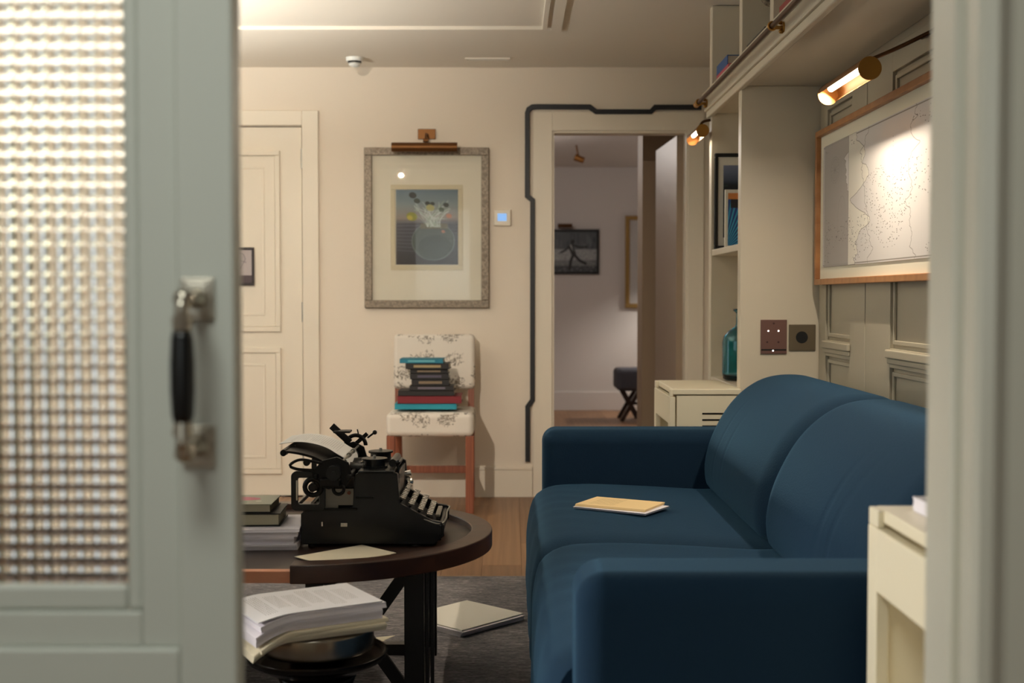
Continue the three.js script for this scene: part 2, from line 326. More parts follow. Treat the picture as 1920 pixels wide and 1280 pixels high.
// open hall door, hinged at the right of the doorway
{
  const g = struct('door_2', 'panelled hall door with dim light put into its colour, standing open beyond the far doorway', 'door'), dimmedCream = std({ color: 0x9d8a76, roughness: 0.45 });  // cream door darkened in its colour to stand for dim hall light
  g.position.set(0.972, 0, -(FAR + 0.1)); g.rotation.y = Math.PI / 2 + 0.045; // local +x runs away from the camera
  part('leaf', bx(0.74, HTOP - 0.02, 0.04, 0.375, (HTOP - 0.02) / 2 + 0.008, -0.02, 0.002), dimmedCream, g);
  for (const [y0, y1] of [[0.95, 1.9], [0.14, 0.84]]) part('panel', panelFrame(0.13, 0.62, y0, y1, 0, 0.03, 0.014), dimmedCream, g);
  const k = part('door_knob', [cyl(0.02, 0.024, [0.69, 1.03, 0.035], [0.69, 1.03, 0.06]), cyl(0.009, 0.009, [0.69, 1.03, 0], [0.69, 1.03, 0.04])], M.bronze, g, 'bronze door knob');
  void k;
  for (const y of [1.93, 1.05]) part('hinge', [bx(0.03, 0.1, 0.006, -0.012, y, 0.003)], M.steel, g, 'steel hinge plate');
}

// black angular band around the doorway
{
  const X = (px) => (px - 960) / 2350 * (FAR - 0.02), Y = (py) => 1.126 + (556 - py) / 2350 * (FAR - 0.02);
  const pts = [[989.5, 866], [989.5, 763], [998.5, 750], [998.5, 376], [988.5, 368], [988.5, 214], [991, 207], [998, 202.5], [1006, 202], [1105, 202.5], [1117, 211.5], [1219, 211.5], [1227, 203], [1313, 203]].map(([x, y]) => new THREE.Vector2(X(x), Y(y)));
  const hw = 0.0125, L = [], R = [];
  pts.forEach((p, i) => {
    const a = pts[i - 1] ?? p, b = pts[i + 1] ?? p; const t0 = p.clone().sub(a), t1 = b.clone().sub(p); if (!i) t0.copy(t1); if (i === pts.length - 1) t1.copy(t0);
    t0.normalize(); t1.normalize(); const n0 = new THREE.Vector2(-t0.y, t0.x), n1 = new THREE.Vector2(-t1.y, t1.x); const m = n0.clone().add(n1).normalize(); const k = hw / Math.max(0.5, m.dot(n0));
    L.push(p.clone().addScaledVector(m, k)); R.push(p.clone().addScaledVector(m, -k));
  });
  const s = new THREE.Shape([...L, ...R.reverse()]);
  solo('wall_trim_band', boxUV(new THREE.ExtrudeGeometry(s, { depth: 0.02, bevelEnabled: true, bevelSize: 0.001, bevelThickness: 0.001, bevelSegments: 1 }).translate(0, 0, -(FAR - 0.001) + 0.001)), M.trimBlack,
    'black angular metal band on the wall framing the far doorway', 'wall trim');
}

// ------------------------------------------------------------------ foreground glazed door and jamb
{
  const D = 1.36, x1 = -0.3015, x0 = -1.09; // leaf front plane and edges
  const g = struct('door_3', 'pale grey-green glazed door with cross-reeded glass in the foreground', 'door');
  const k = D / 2350, X = (px) => (px - 960) * k, Y = (py) => 1.126 - (py - 556) * k;
  const gx1 = X(226), gx0 = x0 + (x1 - gx1), gy0 = Y(1106), gy1 = 2.0;
  const s1 = X(330), s2 = X(256), b1 = Y(1222), b2 = Y(1155);
  const o1 = x1 - s1, o2 = x1 - s2;
  // outer stiles and rails
  part('stile', rbox(s1, x1, 0.008, 2.1, D, D + 0.042, 0.004), M.doorPaint, g);
  part('stile', rbox(x0, x0 + o1, 0.008, 2.1, D, D + 0.042, 0.004), M.doorPaint, g);
  part('rail', rbox(x0 + o1, s1, 0.56, b1, D, D + 0.042, 0.004), M.doorPaint, g);
  part('rail', rbox(x0 + o1, s1, 0.008, 0.16, D, D + 0.042, 0.004), M.doorPaint, g);
  part('rail', rbox(x0 + o1, s1, 2.04, 2.1, D, D + 0.042, 0.004), M.doorPaint, g);
  part('lower_panel', rbox(x0 + o1, s1, 0.16, 0.56, D + 0.012, D + 0.032, 0.004), M.doorPaint, g);
  // stepped inner frame
  const d2 = D + 0.008;
  part('inner_frame', [rbox(s2, s1, b1, 2.04, d2, D + 0.036, 0.003), rbox(x0 + o1, x0 + o2, b1, 2.04, d2, D + 0.036, 0.003), rbox(x0 + o2, s2, b1, b2, d2, D + 0.036, 0.003)], M.doorPaint, g);
  const d3 = D + 0.013;
  part('glazing_bead', [rbox(gx1, s2, b2, 2.04, d3, D + 0.032, 0.006), rbox(x0 + o2, gx0, b2, 2.04, d3, D + 0.032, 0.006), rbox(gx0, gx1, b2, gy0, d3, D + 0.032, 0.006), rbox(gx0, gx1, gy1, 2.04, d3, D + 0.032, 0.006)], M.doorPaint, g);
  // cross-reeded pane: vertical flutes in front, horizontal flutes behind
  const W = gx1 - gx0 + 0.008, H = gy1 - gy0 + 0.008, px = 0.0176, py = 0.0163, dep = 0.0016;
  const prof = (t, p) => { const u = ((t / p) % 1 + 1) % 1 * 2 - 1; return dep * (1 - u * u); };
  const grid = (nx, ny, f) => { const pos = [], idx = []; for (let j = 0; j <= ny; j++) for (let i = 0; i <= nx; i++) pos.push(...f(i / nx, j / ny)); for (let j = 0; j < ny; j++) for (let i = 0; i < nx; i++) { const a = j * (nx + 1) + i; idx.push(a, a + 1, a + nx + 2, a, a + nx + 2, a + nx + 1); } return { pos, idx }; };
  const nxc = Math.floor(W / px) * 12, nyc = Math.floor(H / py) * 12; const pxx = W / (nxc / 12), pyy = H / (nyc / 12);
  const F = grid(nxc, 1, (u, v) => [u * W, v * H, 0.004 + prof(u * W, pxx)]);
  const B = grid(1, nyc, (u, v) => [u * W, v * H, -0.004 - prof(v * H, pyy)]);
  const mk = (o, flip) => { const q = new THREE.BufferGeometry(); q.setAttribute('position', new THREE.Float32BufferAttribute(o.pos, 3)); q.setIndex(flip ? o.idx.reverse() : o.idx); const n = q.toNonIndexed(); n.setAttribute('uv', new THREE.BufferAttribute(new Float32Array(n.attributes.position.count * 2), 2)); return n; };
  const side = (a, b) => { const e = 0.0041; const q = new THREE.BufferGeometry(); q.setAttribute('position', new THREE.Float32BufferAttribute([a[0], a[1], -e, b[0], b[1], -e, b[0], b[1], e, a[0], a[1], -e, b[0], b[1], e, a[0], a[1], e], 3)); q.setAttribute('uv', new THREE.BufferAttribute(new Float32Array(12), 2)); return q; };
  const quads = [mk(F, false), mk(B, true), side([0, 0], [W, 0]), side([W, 0], [W, H]), side([W, H], [0, H]), side([0, H], [0, 0])];
  const pane = mergeGeometries(quads, false); pane.computeVertexNormals();
  // smooth normals within a flute
  {
    const P = pane.attributes.position, N = pane.attributes.normal;
    const fd = (t, p) => { const u = ((t / p) % 1 + 1) % 1 * 2 - 1; return -dep * 2 * u * 2 / p; };
    for (let t = 0; t < P.count; t += 3) for (let j = 0; j < 3; j++) {
      const i = t + j, z = P.getZ(i), cx = (P.getX(t) + P.getX(t + 1) + P.getX(t + 2)) / 3, cy = (P.getY(t) + P.getY(t + 1) + P.getY(t + 2)) / 3;
      if (Math.abs(N.getZ(i)) < 0.3) continue;
      const eps = (v, c) => v + (c - v) * 1e-3;
      const n = z > 0 ? V(-fd(eps(P.getX(i), cx), pxx), 0, 1) : V(0, -fd(eps(P.getY(i), cy), pyy), -1); n.normalize(); N.setXYZ(i, n.x, n.y, n.z);
    }
  }
  const pm = part('glass_pane', pane, M.reeded, g, 'cross-reeded glass pane'); pm.position.set(gx0 - 0.004, gy0 - 0.004, -(D + 0.024));
  // pull handle
  const h = new THREE.Group(); h.name = 'pull_handle'; g.add(h);
  const hx = X(372), yt = Y(560), yb = Y(836), off = 0.068;
  for (const y of [yt, yb]) {
    const s = y === yt ? 1 : -1;
    part('mount_plate', [bx(0.036, 0.046, 0.006, hx, y, -(D - 0.003), 0.0025), bx(0.026, 0.036, 0.006, hx, y, -(D - 0.008), 0.0025), cyl(0.012, 0.008, [hx, y, -(D - 0.008)], [hx, y, -(D - 0.03)]),
      tube([[hx, y, -(D - 0.026)], [hx, y, -(D - 0.05)], [hx - 0.0005, y - s * 0.006, -(D - off)], [hx, y - s * 0.024, -(D - off)]], 0.0075, 24, 12),
      new THREE.SphereGeometry(0.011, 16, 12).translate(hx, y + s * 0.0, -(D - off + 0.006))], M.nickel, h);
    part('ferrule', cyl(0.011, 0.0095, [hx, y - s * 0.018, -(D - off)], [hx, y - s * 0.034, -(D - off)]), M.nickel, h);
  }
  const gyc = (yt + yb) / 2, gl = yt - yb - 0.064;
  part('grip', lathe([[0, -gl / 2], [0.0095, -gl / 2], [0.0115, -gl / 2 + 0.008], [0.0128, -gl * 0.15], [0.0128, gl * 0.15], [0.0115, gl / 2 - 0.008], [0.0095, gl / 2], [0, gl / 2]], 28).translate(hx, gyc, -(D - off)), M.enamel, h, 'black barrel-shaped grip');
  h.position.x = 0.0;
}
{
  const t = struct('trim_3', 'moulded off-white door jamb at the right of the foreground doorway', 'door casing');
  const s = new THREE.Shape(); // (X, depth) profile of jamb and architrave
  const P = [[0.4735, 1.425], [0.4735, 1.352], [0.477, 1.347], [0.486, 1.345], [0.486, 1.318], [0.4745, 1.316], [0.4735, 1.31], [0.4735, 1.283], [0.479, 1.276], [0.49, 1.272], [0.497, 1.275], [0.503, 1.283], [0.512, 1.285], [0.60, 1.28], [0.61, 1.275], [0.62, 1.285], [0.62, 1.299], [0.505, 1.299], [0.505, 1.425]];
  P.forEach(([x, d], i) => (i ? s.lineTo(x, -d) : s.moveTo(x, -d)));
  const e = new THREE.ExtrudeGeometry(s, { depth: 2.1, bevelEnabled: false });
  e.applyMatrix4(new THREE.Matrix4().set(1, 0, 0, 0, 0, 0, 1, 0, 0, 1, 0, 0, 0, 0, 0, 1)); // (x, -d, h) -> (x, h, -d)
  const idx = e.index ? e.toNonIndexed() : e; // mirror flips winding: swap
  const p = idx.attributes.position; for (let i = 0; i < p.count; i += 3) { const a = [p.getX(i + 1), p.getY(i + 1), p.getZ(i + 1)]; p.setXYZ(i + 1, p.getX(i + 2), p.getY(i + 2), p.getZ(i + 2)); p.setXYZ(i + 2, ...a); }
  idx.computeVertexNormals();
  part('jamb', boxUV(idx), M.jambPaint, t);
  part('jamb', box(-1.13, -1.093, 0, 2.1, 1.3, 1.42), M.jambPaint, t);
  part('header', box(-1.13, 0.5, 2.1, 2.12, 1.3, 1.42), M.jambPaint, t);
}

// ------------------------------------------------------------------ right wall with panelling
{
  const w = struct('wall_right', 'greige wood-panelled wall behind the sofa', 'wall');
  part('wall_board', box(XW, XW + 0.14, 0, CEIL, 1.42, FAR), M.panel, w);
  const t = 0.014, Xf = XW - t;
  const P = [[4.36, 4.70], [3.28, 3.90], [2.4, 3.0], [1.5, 2.1]]; // panel openings in depth
  // vertical stiles between openings (split at their joint)
  const st = [[4.70, 4.80]]; for (let i = 0; i < P.length - 1; i++) { const a = P[i + 1][1], b = P[i][0], m = a + (b - a) * 0.6; st.push([a, m - 0.004], [m + 0.004, b]); }
  st.push([1.43, 1.5]);
  for (const [a, b] of st) part('stile', rbox(Xf, XW, 0, 1.9, a, b, 0.002), M.panel, w);
  for (const [a, b] of P) {
    part('rail', rbox(Xf, XW, 0, 0.14, a, b, 0.002), M.panel, w);
    part('rail', rbox(Xf, XW, 0.905, 0.965, a, b, 0.002), M.panel, w);
    part('rail', rbox(Xf, XW, 1.82, 1.9, a, b, 0.002), M.panel, w);
    part('dado_moulding', [rbox(Xf - 0.014, Xf, 0.935, 0.962, a - 0.01, b + 0.01, 0.005), rbox(Xf - 0.008, Xf, 0.918, 0.935, a - 0.005, b + 0.005, 0.004)], M.panel, w);
    for (const [y0, y1] of [[0.14, 0.905], [0.965, 1.82]]) {
      const q = [rbox(XW - 0.009, XW, y0 + 0.012, y1 - 0.012, a + 0.012, a + 0.026, 0.003), rbox(XW - 0.009, XW, y0 + 0.012, y1 - 0.012, b - 0.026, b - 0.012, 0.003), rbox(XW - 0.009, XW, y0 + 0.012, y0 + 0.026, a + 0.026, b - 0.026, 0.003), rbox(XW - 0.009, XW, y1 - 0.026, y1 - 0.012, a + 0.026, b - 0.026, 0.003)];
      part('bead', q, M.panel, w);
    }
  }
}

// ------------------------------------------------------------------ built-in bookcase
const BX = 0.876; // front plane
{
  const b = thing('bookcase', 'built-in cream bookcase framing the sofa niche', 'bookcase');
  const m = M.bookcase;
  part('end_panel', rbox(BX, XW - 0.001, 0, CEIL - 0.002, 5.53, 5.59, 0.003), m, b);
  part('niche_panel', rbox(BX, XW - 0.001, 0, 1.93, 4.815, 4.875, 0.003), m, b);
  for (const d of [4.815, 4.24, 3.65, 3.05, 2.45, 1.85]) part('upright', rbox(BX, XW - 0.02, 2.02, CEIL - 0.002, d, d + 0.055, 0.003), m, b);
  part('back_board', box(XW - 0.02, XW - 0.001, 2.02, CEIL - 0.002, 1.45, 5.53), m, b);
  part('back_board', box(XW - 0.02, XW - 0.001, 0.02, 1.93, 4.875, 5.53), m, b);
  part('soffit', rbox(BX - 0.004, XW - 0.001, 1.93, 2.02, 1.45, 5.59, 0.003), m, b);
  part('shelf', rbox(BX + 0.004, XW - 0.02, 1.305, 1.332, 4.875, 5.53, 0.003), m, b);
  part('shelf', rbox(BX + 0.002, XW - 0.02, 0.735, 0.775, 4.875, 5.53, 0.003), m, b);
  part('cabinet_front', rbox(BX + 0.004, BX + 0.022, 0.08, 0.735, 4.875, 5.53, 0.003), m, b);
  // moulded cornice in front of the soffit
  part('cornice', [rbox(BX - 0.014, BX + 0.01, 1.915, 1.945, 1.45, 5.595, 0.005), rbox(BX - 0.022, BX, 1.945, 1.958, 1.45, 5.6, 0.004), rbox(BX - 0.016, BX, 1.958, 2.005, 1.45, 5.597, 0.004), rbox(BX - 0.034, BX, 2.005, 2.022, 1.45, 5.6, 0.005)], m, b);
}
// ladder rail
{
  const r = thing('ladder_rail', 'dark bronze ladder rail running along the bookcase cornice', 'rail');
  const x = BX - 0.052, y = 1.982;
  part('rod', cyl(0.0085, 0.0085, [x, y, -1.5], [x, y, -5.625], 14), M.bronze, r);
  part('finial', [new THREE.SphereGeometry(0.014, 16, 12).translate(x, y, -5.632), cyl(0.012, 0.012, [x, y, -5.59], [x, y, -5.625], 14)], M.brass, r, 'brass end finial');
  for (const d of [5.56, 4.0, 2.4]) part('bracket', [cyl(0.006, 0.006, [x, y - 0.005, -d], [BX - 0.016, y - 0.005, -d], 10), cyl(0.019, 0.019, [BX - 0.022, y - 0.005, -d], [BX - 0.016, y - 0.005, -d], 18), new THREE.TorusGeometry(0.012, 0.004, 8, 18).translate(x, y, -d), new THREE.SphereGeometry(0.007, 10, 8).translate(BX - 0.026, y + 0.012, -d - 0.006), new THREE.SphereGeometry(0.007, 10, 8).translate(BX - 0.026, y - 0.018, -d + 0.004)], M.brass, r, 'brass rail bracket');
}

// ------------------------------------------------------------------ sofa
const NOISE = (x, y, z) => { const s = Math.sin(x * 12.9 + y * 78.2 + z * 37.7); return s; };
{
  const s = thing('sofa', 'two-seat blue velvet sofa with plump back cushions', 'sofa');
  const D0 = 2.15, D1 = 4.72, AW = 0.2, AH = 0.642, XF = 0.112, XB = 1.15;
  // arms: rounded slabs
  for (const [a, b] of [[D0, D0 + AW], [D1 - AW, D1]]) {
    const g = new RoundedBoxGeometry(XB - XF, AH - 0.03, b - a, 8, 0.052); g.translate((XB + XF) / 2, (AH + 0.03) / 2, -(a + b) / 2);
    part('arm', boxUV(g), M.velvet, s);
  }
  part('base', rbox(XF + 0.03, XB - 0.01, 0.03, 0.24, D0 + AW - 0.01, D1 - AW + 0.01, 0.02, 3), M.velvet, s);
  part('back_frame', rbox(XB - 0.14, XB, 0.06, 0.70, D0 + AW - 0.02, D1 - AW + 0.02, 0.03, 4), M.velvet, s);
  for (const [x, d] of [[0.2, 2.24], [0.2, 4.63], [1.05, 2.24], [1.05, 4.63]]) part('foot', cyl(0.018, 0.024, [x, 0.012, -d], [x, 0.06, -d], 12), M.tableBlack, s);
  // cushions: closed loops swept along the depth with pillowed ends
  const smooth = (t) => t * t * (3 - 2 * t);
  function pillow(profile, a, b, ctr, inset, disp, nz = 56, np = 90) {
    const curve = new THREE.CatmullRomCurve3(profile.map(([x, y]) => V(x, y, 0)), true, 'centripetal');
    const base = curve.getSpacedPoints(np).slice(0, np);
    const pos = [], idx = [];
    for (let j = 0; j <= nz; j++) {
      const t = 0.5 - 0.5 * Math.cos(Math.PI * j / nz), e = Math.min(t, 1 - t) * (b - a);
      const k = 1 - inset * Math.pow(Math.max(0, 1 - e / 0.11), 2.4);
      for (let i = 0; i < np; i++) {
        const p = base[i]; let x = ctr[0] + (p.x - ctr[0]) * k, y = ctr[1] + (p.y - ctr[1]) * k; const d = a + (b - a) * t;
        const q = disp(p.x, p.y, t, d); x += q[0]; y += q[1];
        pos.push(x, y, -d);
      }
    }
    for (let j = 0; j < nz; j++) for (let i = 0; i < np; i++) { const A = j * np + i, B = j * np + (i + 1) % np, C = A + np, E = B + np; idx.push(A, B, E, A, E, C); }
    const c0 = pos.length / 3; pos.push(...ctr, -a); pos.push(...ctr, -b);
    for (let i = 0; i < np; i++) { idx.push(c0, (i + 1) % np, i); idx.push(c0 + 1, nz * np + i, nz * np + (i + 1) % np); }
    const g = new THREE.BufferGeometry(); g.setAttribute('position', new THREE.Float32BufferAttribute(pos, 3));
    // orientation check by signed volume
    let vol = 0; for (let i = 0; i < idx.length; i += 3) { const A = V(...pos.slice(idx[i] * 3, idx[i] * 3 + 3)), B = V(...pos.slice(idx[i + 1] * 3, idx[i + 1] * 3 + 3)), C = V(...pos.slice(idx[i + 2] * 3, idx[i + 2] * 3 + 3)); vol += A.dot(B.cross(C)); }
    if (vol < 0) idx.reverse();
    g.setIndex(idx); g.computeVertexNormals(); const n = g.attributes.normal.clone();
    const uv = []; for (let i = 0; i < pos.length / 3; i++) uv.push(pos[i * 3] + pos[i * 3 + 1], pos[i * 3 + 2]); g.setAttribute('uv', new THREE.Float32BufferAttribute(uv, 2)); g.setAttribute('normal', n);
    return g;
  }
  const mid = (D0 + D1) / 2, ia = D0 + AW + 0.004, ib = D1 - AW - 0.004;
  const seatP = [[0.06, 0.08], [0.052, 0.22], [0.056, 0.34], [0.078, 0.415], [0.13, 0.448], [0.25, 0.458], [0.45, 0.452], [0.66, 0.44], [0.86, 0.43], [0.92, 0.38], [0.92, 0.25], [0.7, 0.2], [0.4, 0.19], [0.16, 0.16], [0.1, 0.08]];
  for (const [a, b] of [[ia, mid - 0.001], [mid + 0.001, ib]]) {
    part('seat_cushion', pillow(seatP, a, b, [0.35, 0.32], 0.075, (x, y, t, d) => {
      const topw = y > 0.40 ? 1 : 0; const wr = topw * Math.exp(-Math.pow((x - 0.16) / 0.09, 2)) * 0.0022 * (Math.sin(d * 46 + x * 30) * Math.exp(-Math.pow((t - 0.55) / 0.3, 2)));
      const fr = x < 0.075 ? 0.002 * Math.sin(d * 21 + y * 5) : 0; return [fr, wr + topw * 0.006 * Math.sin(Math.PI * t)];
    }), M.velvet, s);
  }
  const backP = [[0.70, 0.45], [0.685, 0.50], [0.695, 0.58], [0.725, 0.66], [0.775, 0.745], [0.835, 0.805], [0.90, 0.84], [0.98, 0.852], [1.06, 0.84], [1.12, 0.79], [1.145, 0.70], [1.14, 0.55], [1.06, 0.46], [0.85, 0.44]];
  for (const [a, b, n] of [[ia, mid - 0.001, 0], [mid + 0.001, ib, 1]]) {
    part('back_cushion', pillow(backP, a, b, [0.95, 0.64], 0.09, (x, y, t, d) => {
      const front = x < 0.86 && y < 0.80 && y > 0.47 ? Math.sin(Math.PI * (y - 0.47) / 0.33) : 0; let c = 0;
      for (const [q, w] of (n ? [[0.74, 0.007], [0.6, 0.006]] : [[0.42, 0.007], [0.33, 0.006]])) c += Math.exp(-Math.pow((t - q + 0.05 * (y - 0.6)) / w, 2)) * 0.0022;
      const bul = 0.012 * Math.sin(Math.PI * t); return [front * c - front * bul, -front * c * 0.3];
    }, 110), M.velvet, s);
  }
}

// ------------------------------------------------------------------ side tables at both ends of the sofa
function sideTable(label, dNear) {
  const t = thing('side_table', label, 'side table', [0, 0, -dNear], 0, 'cream cabinets beside the sofa');
  const x0 = 0.6, x1 = BX - 0.003, H = 0.775, L = 0.515; // local depth 0..L away from camera
  const bxl = (a, b, c, e, f, g, r = 0.003) => rbox(a, b, c, e, f, g, r);
  part('body', bxl(x0 + 0.13, x1, 0.03, H - 0.024, 0.022, L - 0.004, 0.002), M.cream, t);
  part('back_board', box(x0 + 0.022, x0 + 0.13, 0.03, H - 0.024, L - 0.02, L - 0.004), M.cream, t);
  part('top', bxl(x0 + 0.012, x1, H - 0.022, H, 0.0, L, 0.004), M.cream, t);
  part('plinth', bxl(x0 + 0.04, x1 - 0.02, 0, 0.03, 0.03, L - 0.03), M.cream, t);
  // front board with two ventilation slots
  const slots = [0.676, 0.652, 0.628]; 
  part('front_board', slabXY(x0 + 0.028, x1, 0.03, H - 0.026, slots.map((y) => [x0 + 0.125, x1 - 0.02, y, y + 0.008]), 0.003, 0.021), M.cream, t);
  part('slot_backing', box(x0 + 0.1, x1 - 0.005, 0.6, 0.7, 0.0212, 0.0218), M.black, t);
  // framed door on the side towards the room
  const dr = part('door', [bxl(x0, x0 + 0.022, 0.03, H - 0.03, 0.0, 0.05), bxl(x0, x0 + 0.022, 0.03, H - 0.03, L - 0.05, L), bxl(x0, x0 + 0.022, H - 0.135, H - 0.03, 0.05, L - 0.05), bxl(x0, x0 + 0.022, 0.03, 0.12, 0.05, L - 0.05)], M.cream, t);
  part('recessed_panel', box(x0 + 0.122, x0 + 0.1295, 0.05, H - 0.03, 0.024, L - 0.022), M.cream, dr);
  part('corner_block', bxl(x0 + 0.001, x0 + 0.014, H - 0.03, H - 0.001, L - 0.05, L), M.cream, t);
  part('corner_block', bxl(x0 + 0.001, x0 + 0.014, H - 0.03, H - 0.001, 0, 0.03), M.cream, t);
  return t;
}
sideTable('cream side cabinet between the sofa and the bookcase with the blue vase', 4.76);
sideTable('cream side cabinet with white papers on it, partly behind the door jamb', 1.585);

// ------------------------------------------------------------------ rug
solo('rug', rbox(-1.62, 0.62, 0.0, 0.012, 1.75, 4.97, 0.005), M.rug, 'dark blue-grey woven rug under the coffee table and sofa', 'rug');

// ------------------------------------------------------------------ coffee table
const TCX = -0.55, TCD = 3.59, TR = 0.49, TY = 0.44;
{
  const t = thing('coffee_table', 'dark wooden oval coffee table with a raised rim and black legs', 'coffee table');
  const LX = -1.35; // centre of the other rounded end
  const stad = (r) => { const s = new THREE.Shape(); s.absarc(TCX, -TCD, r, -Math.PI / 2, Math.PI / 2, false); s.absarc(LX, -TCD, r, Math.PI / 2, 3 * Math.PI / 2, false); s.closePath(); return s; };
  const lay = (shape, y0, y1, bevel = 0) => boxUV(new THREE.ExtrudeGeometry(shape, { depth: y1 - y0 - 2 * bevel, bevelEnabled: bevel > 0, bevelSize: bevel, bevelThickness: bevel, bevelSegments: 2, curveSegments: 64 }).translate(0, 0, bevel)
    .applyMatrix4(new THREE.Matrix4().set(1, 0, 0, 0, 0, 0, 1, y0, 0, 1, 0, 0, 0, 0, 0, 1)).scale(1, 1, 1));
  const flip = (g) => { const p = g.attributes.position; for (let i = 0; i < p.count; i += 3) { const a = [p.getX(i + 1), p.getY(i + 1), p.getZ(i + 1)]; p.setXYZ(i + 1, p.getX(i + 2), p.getY(i + 2), p.getZ(i + 2)); p.setXYZ(i + 2, ...a); } g.computeVertexNormals(); return boxUV(g); };
  part('tabletop', flip(lay(stad(TR - 0.03), TY - 0.022, TY)), M.darkWood, t);
  // raised rim along both rounded ends and the far side
  const arc = (cx, r0, r1, a0, a1) => { const s = new THREE.Shape(); s.absarc(cx, -TCD, r1, a0, a1, false); s.absarc(cx, -TCD, r0, a1, a0, true); s.closePath(); return s; };
  const yb = TY - 0.03, yt = TY + 0.018;
  part('rim', flip(lay(arc(TCX, TR - 0.055, TR, -Math.PI / 2, Math.PI / 2), yb, yt, 0.003)), M.rimWood, t);
  part('rim', flip(lay(arc(LX, TR - 0.055, TR, Math.PI / 2, 3 * Math.PI / 2), yb, yt, 0.003)), M.rimWood, t);
  part('rim', rbox(LX, TCX, yb, yt, TCD + TR - 0.055, TCD + TR, 0.003), M.rimWood, t);
  part('drawer_front', rbox(LX + 0.003, TCX - 0.003, yb + 0.002, TY + 0.002, TCD - TR + 0.002, TCD - TR + 0.032, 0.002), M.lightWood, t, 'paler wooden drawer front');
  // legs: clustered posts, crossed braces and floor rails
  for (const d of [3.31, 3.87]) for (const [x, s] of [[-0.26, 1], [-1.64, -1]]) {
    part('leg', rbox(x - 0.026, x + 0.026, 0.012, yb, d - 0.016, d + 0.016, 0.002), M.tableBlack, t);
    if (d < 3.5) for (const o of [0.034, 0.048]) part('slat', rbox(x + s * o - 0.0045, x + s * o + 0.0045, 0.012, yb, d - 0.01, d + 0.01, 0.002), M.tableBlack, t);
  }
  for (const [a, b] of [[-0.275, -0.53], [-1.62, -1.365]]) {
    part('leg', rbox(b - 0.024, b + 0.024, 0.012, yb, 3.33, 3.362, 0.002), M.tableBlack, t);
    part('brace', bar([a, 0.40, -3.345], [b, 0.04, -3.345], 0.034, 0.014), M.tableBlack, t);
    part('brace', bar([b, 0.40, -3.36], [a, 0.04, -3.36], 0.034, 0.014), M.tableBlack, t);
  }
  part('floor_rail', rbox(-1.66, -0.24, 0.012, 0.046, 3.86, 3.9, 0.002), M.tableBlack, t);
  for (const x of [-0.26, -1.64]) part('floor_rail', rbox(x - 0.02, x + 0.02, 0.012, 0.04, 3.326, 3.86, 0.002), M.tableBlack, t);
}

// ------------------------------------------------------------------ paper goods
// a bundle of sheets: a thin slab that can sag and whose edges are a little uneven
function bundle(w, h, d, o = {}) {
  const { sag = 0, tilt = 0, jag = 0.0015, nx = 20, ny = Math.max(1, Math.round(h / 0.004)), nz = 10, sd = 1 } = o;
  const g = new THREE.BoxGeometry(w, h, d, nx, ny, nz); const p = g.attributes.position;
  for (let i = 0; i < p.count; i++) {
    let x = p.getX(i), y = p.getY(i), z = p.getZ(i); const layer = Math.round((y / h + 0.5) * ny);
    const jx = Math.sin(layer * 12.7 + sd * 3.1) * jag, jz = Math.sin(layer * 7.3 + sd * 5.7) * jag;
    const u = x / w + 0.5; y += -sag * Math.pow(Math.max(0, 0.26 - u) / 0.26, 1.6) + tilt * u; p.setXYZ(i, x + jx, y + h / 2, z + jz);
  }
  g.computeVertexNormals(); return g;
}
const sheetUV = (w, d) => { // top-facing uv that spans the sheet
  return (g) => { const p = g.attributes.position, uv = g.attributes.uv; for (let i = 0; i < p.count; i++) uv.setXY(i, p.getX(i) / w + 0.5, 0.5 - p.getZ(i) / d); return g; };
};
// manuscript bundles on the black stool
{
  const c = [-0.475, 2.872], turn = Math.PI / 6; // local +x -> right and away
  const grp = 'manuscript bundles piled on the black stool';
  const put = (geo, mat, label, y, dx = 0, dz = 0, dt = 0) => solo('manuscript_bundle', geo, mat, label, 'papers', [c[0] + dx, y, -c[1] + dz], turn + dt, grp);
  put(bundle(0.31, 0.016, 0.215, { sag: 0.036, sd: 2, jag: 0.003 }), M.paperCream, 'lowest sagging cream bundle of the paper pile on the black stool', 0.3645, 0.0, 0.008, -0.04);
  put(bundle(0.305, 0.008, 0.212, { sag: 0.032, sd: 9, jag: 0.003 }), M.paperCream, 'thin cream bundle second from the bottom on the black stool', 0.3810, 0.004, 0.006, 0.03);
  put(bundle(0.30, 0.022, 0.21, { sag: 0.028, sd: 5, jag: 0.002 }), M.paperWhite, 'thick pinkish white bundle in the middle of the pile on the black stool', 0.3895, -0.004, 0.004, 0.0);
  put(bundle(0.30, 0.012, 0.21, { sag: 0.018, sd: 7, jag: 0.002 }), M.paperWhite, 'white bundle just under the printed page on the black stool', 0.4120, 0.003, 0.0, 0.02);
  const g = sheetUV(0.297, 0.21)(bundle(0.297, 0.003, 0.21, { sag: 0.012, ny: 1 }));
  put(g, M.pageTextTop ?? (M.pageTextTop = std({ map: canvasTex(724, 512, (q, w, h) => { q.fillStyle = '#e9e8ec'; q.fillRect(0, 0, w, h); for (let b = 0; b < 6; b++) { for (let l = 0; l < 6; l++) { q.fillStyle = '#9b9896'; for (let y = 60 + (b % 3) * 30; y < 430 - (b % 2) * 60; y += 26) q.fillRect(70 + b * 100 + l * 13, y, 4, 12 + ((l * 7 + y) % 9)); } } }), roughness: 0.85 })), 'topmost printed page on the paper pile on the black stool', 0.4246, -0.004, -0.002, 0.01);
}
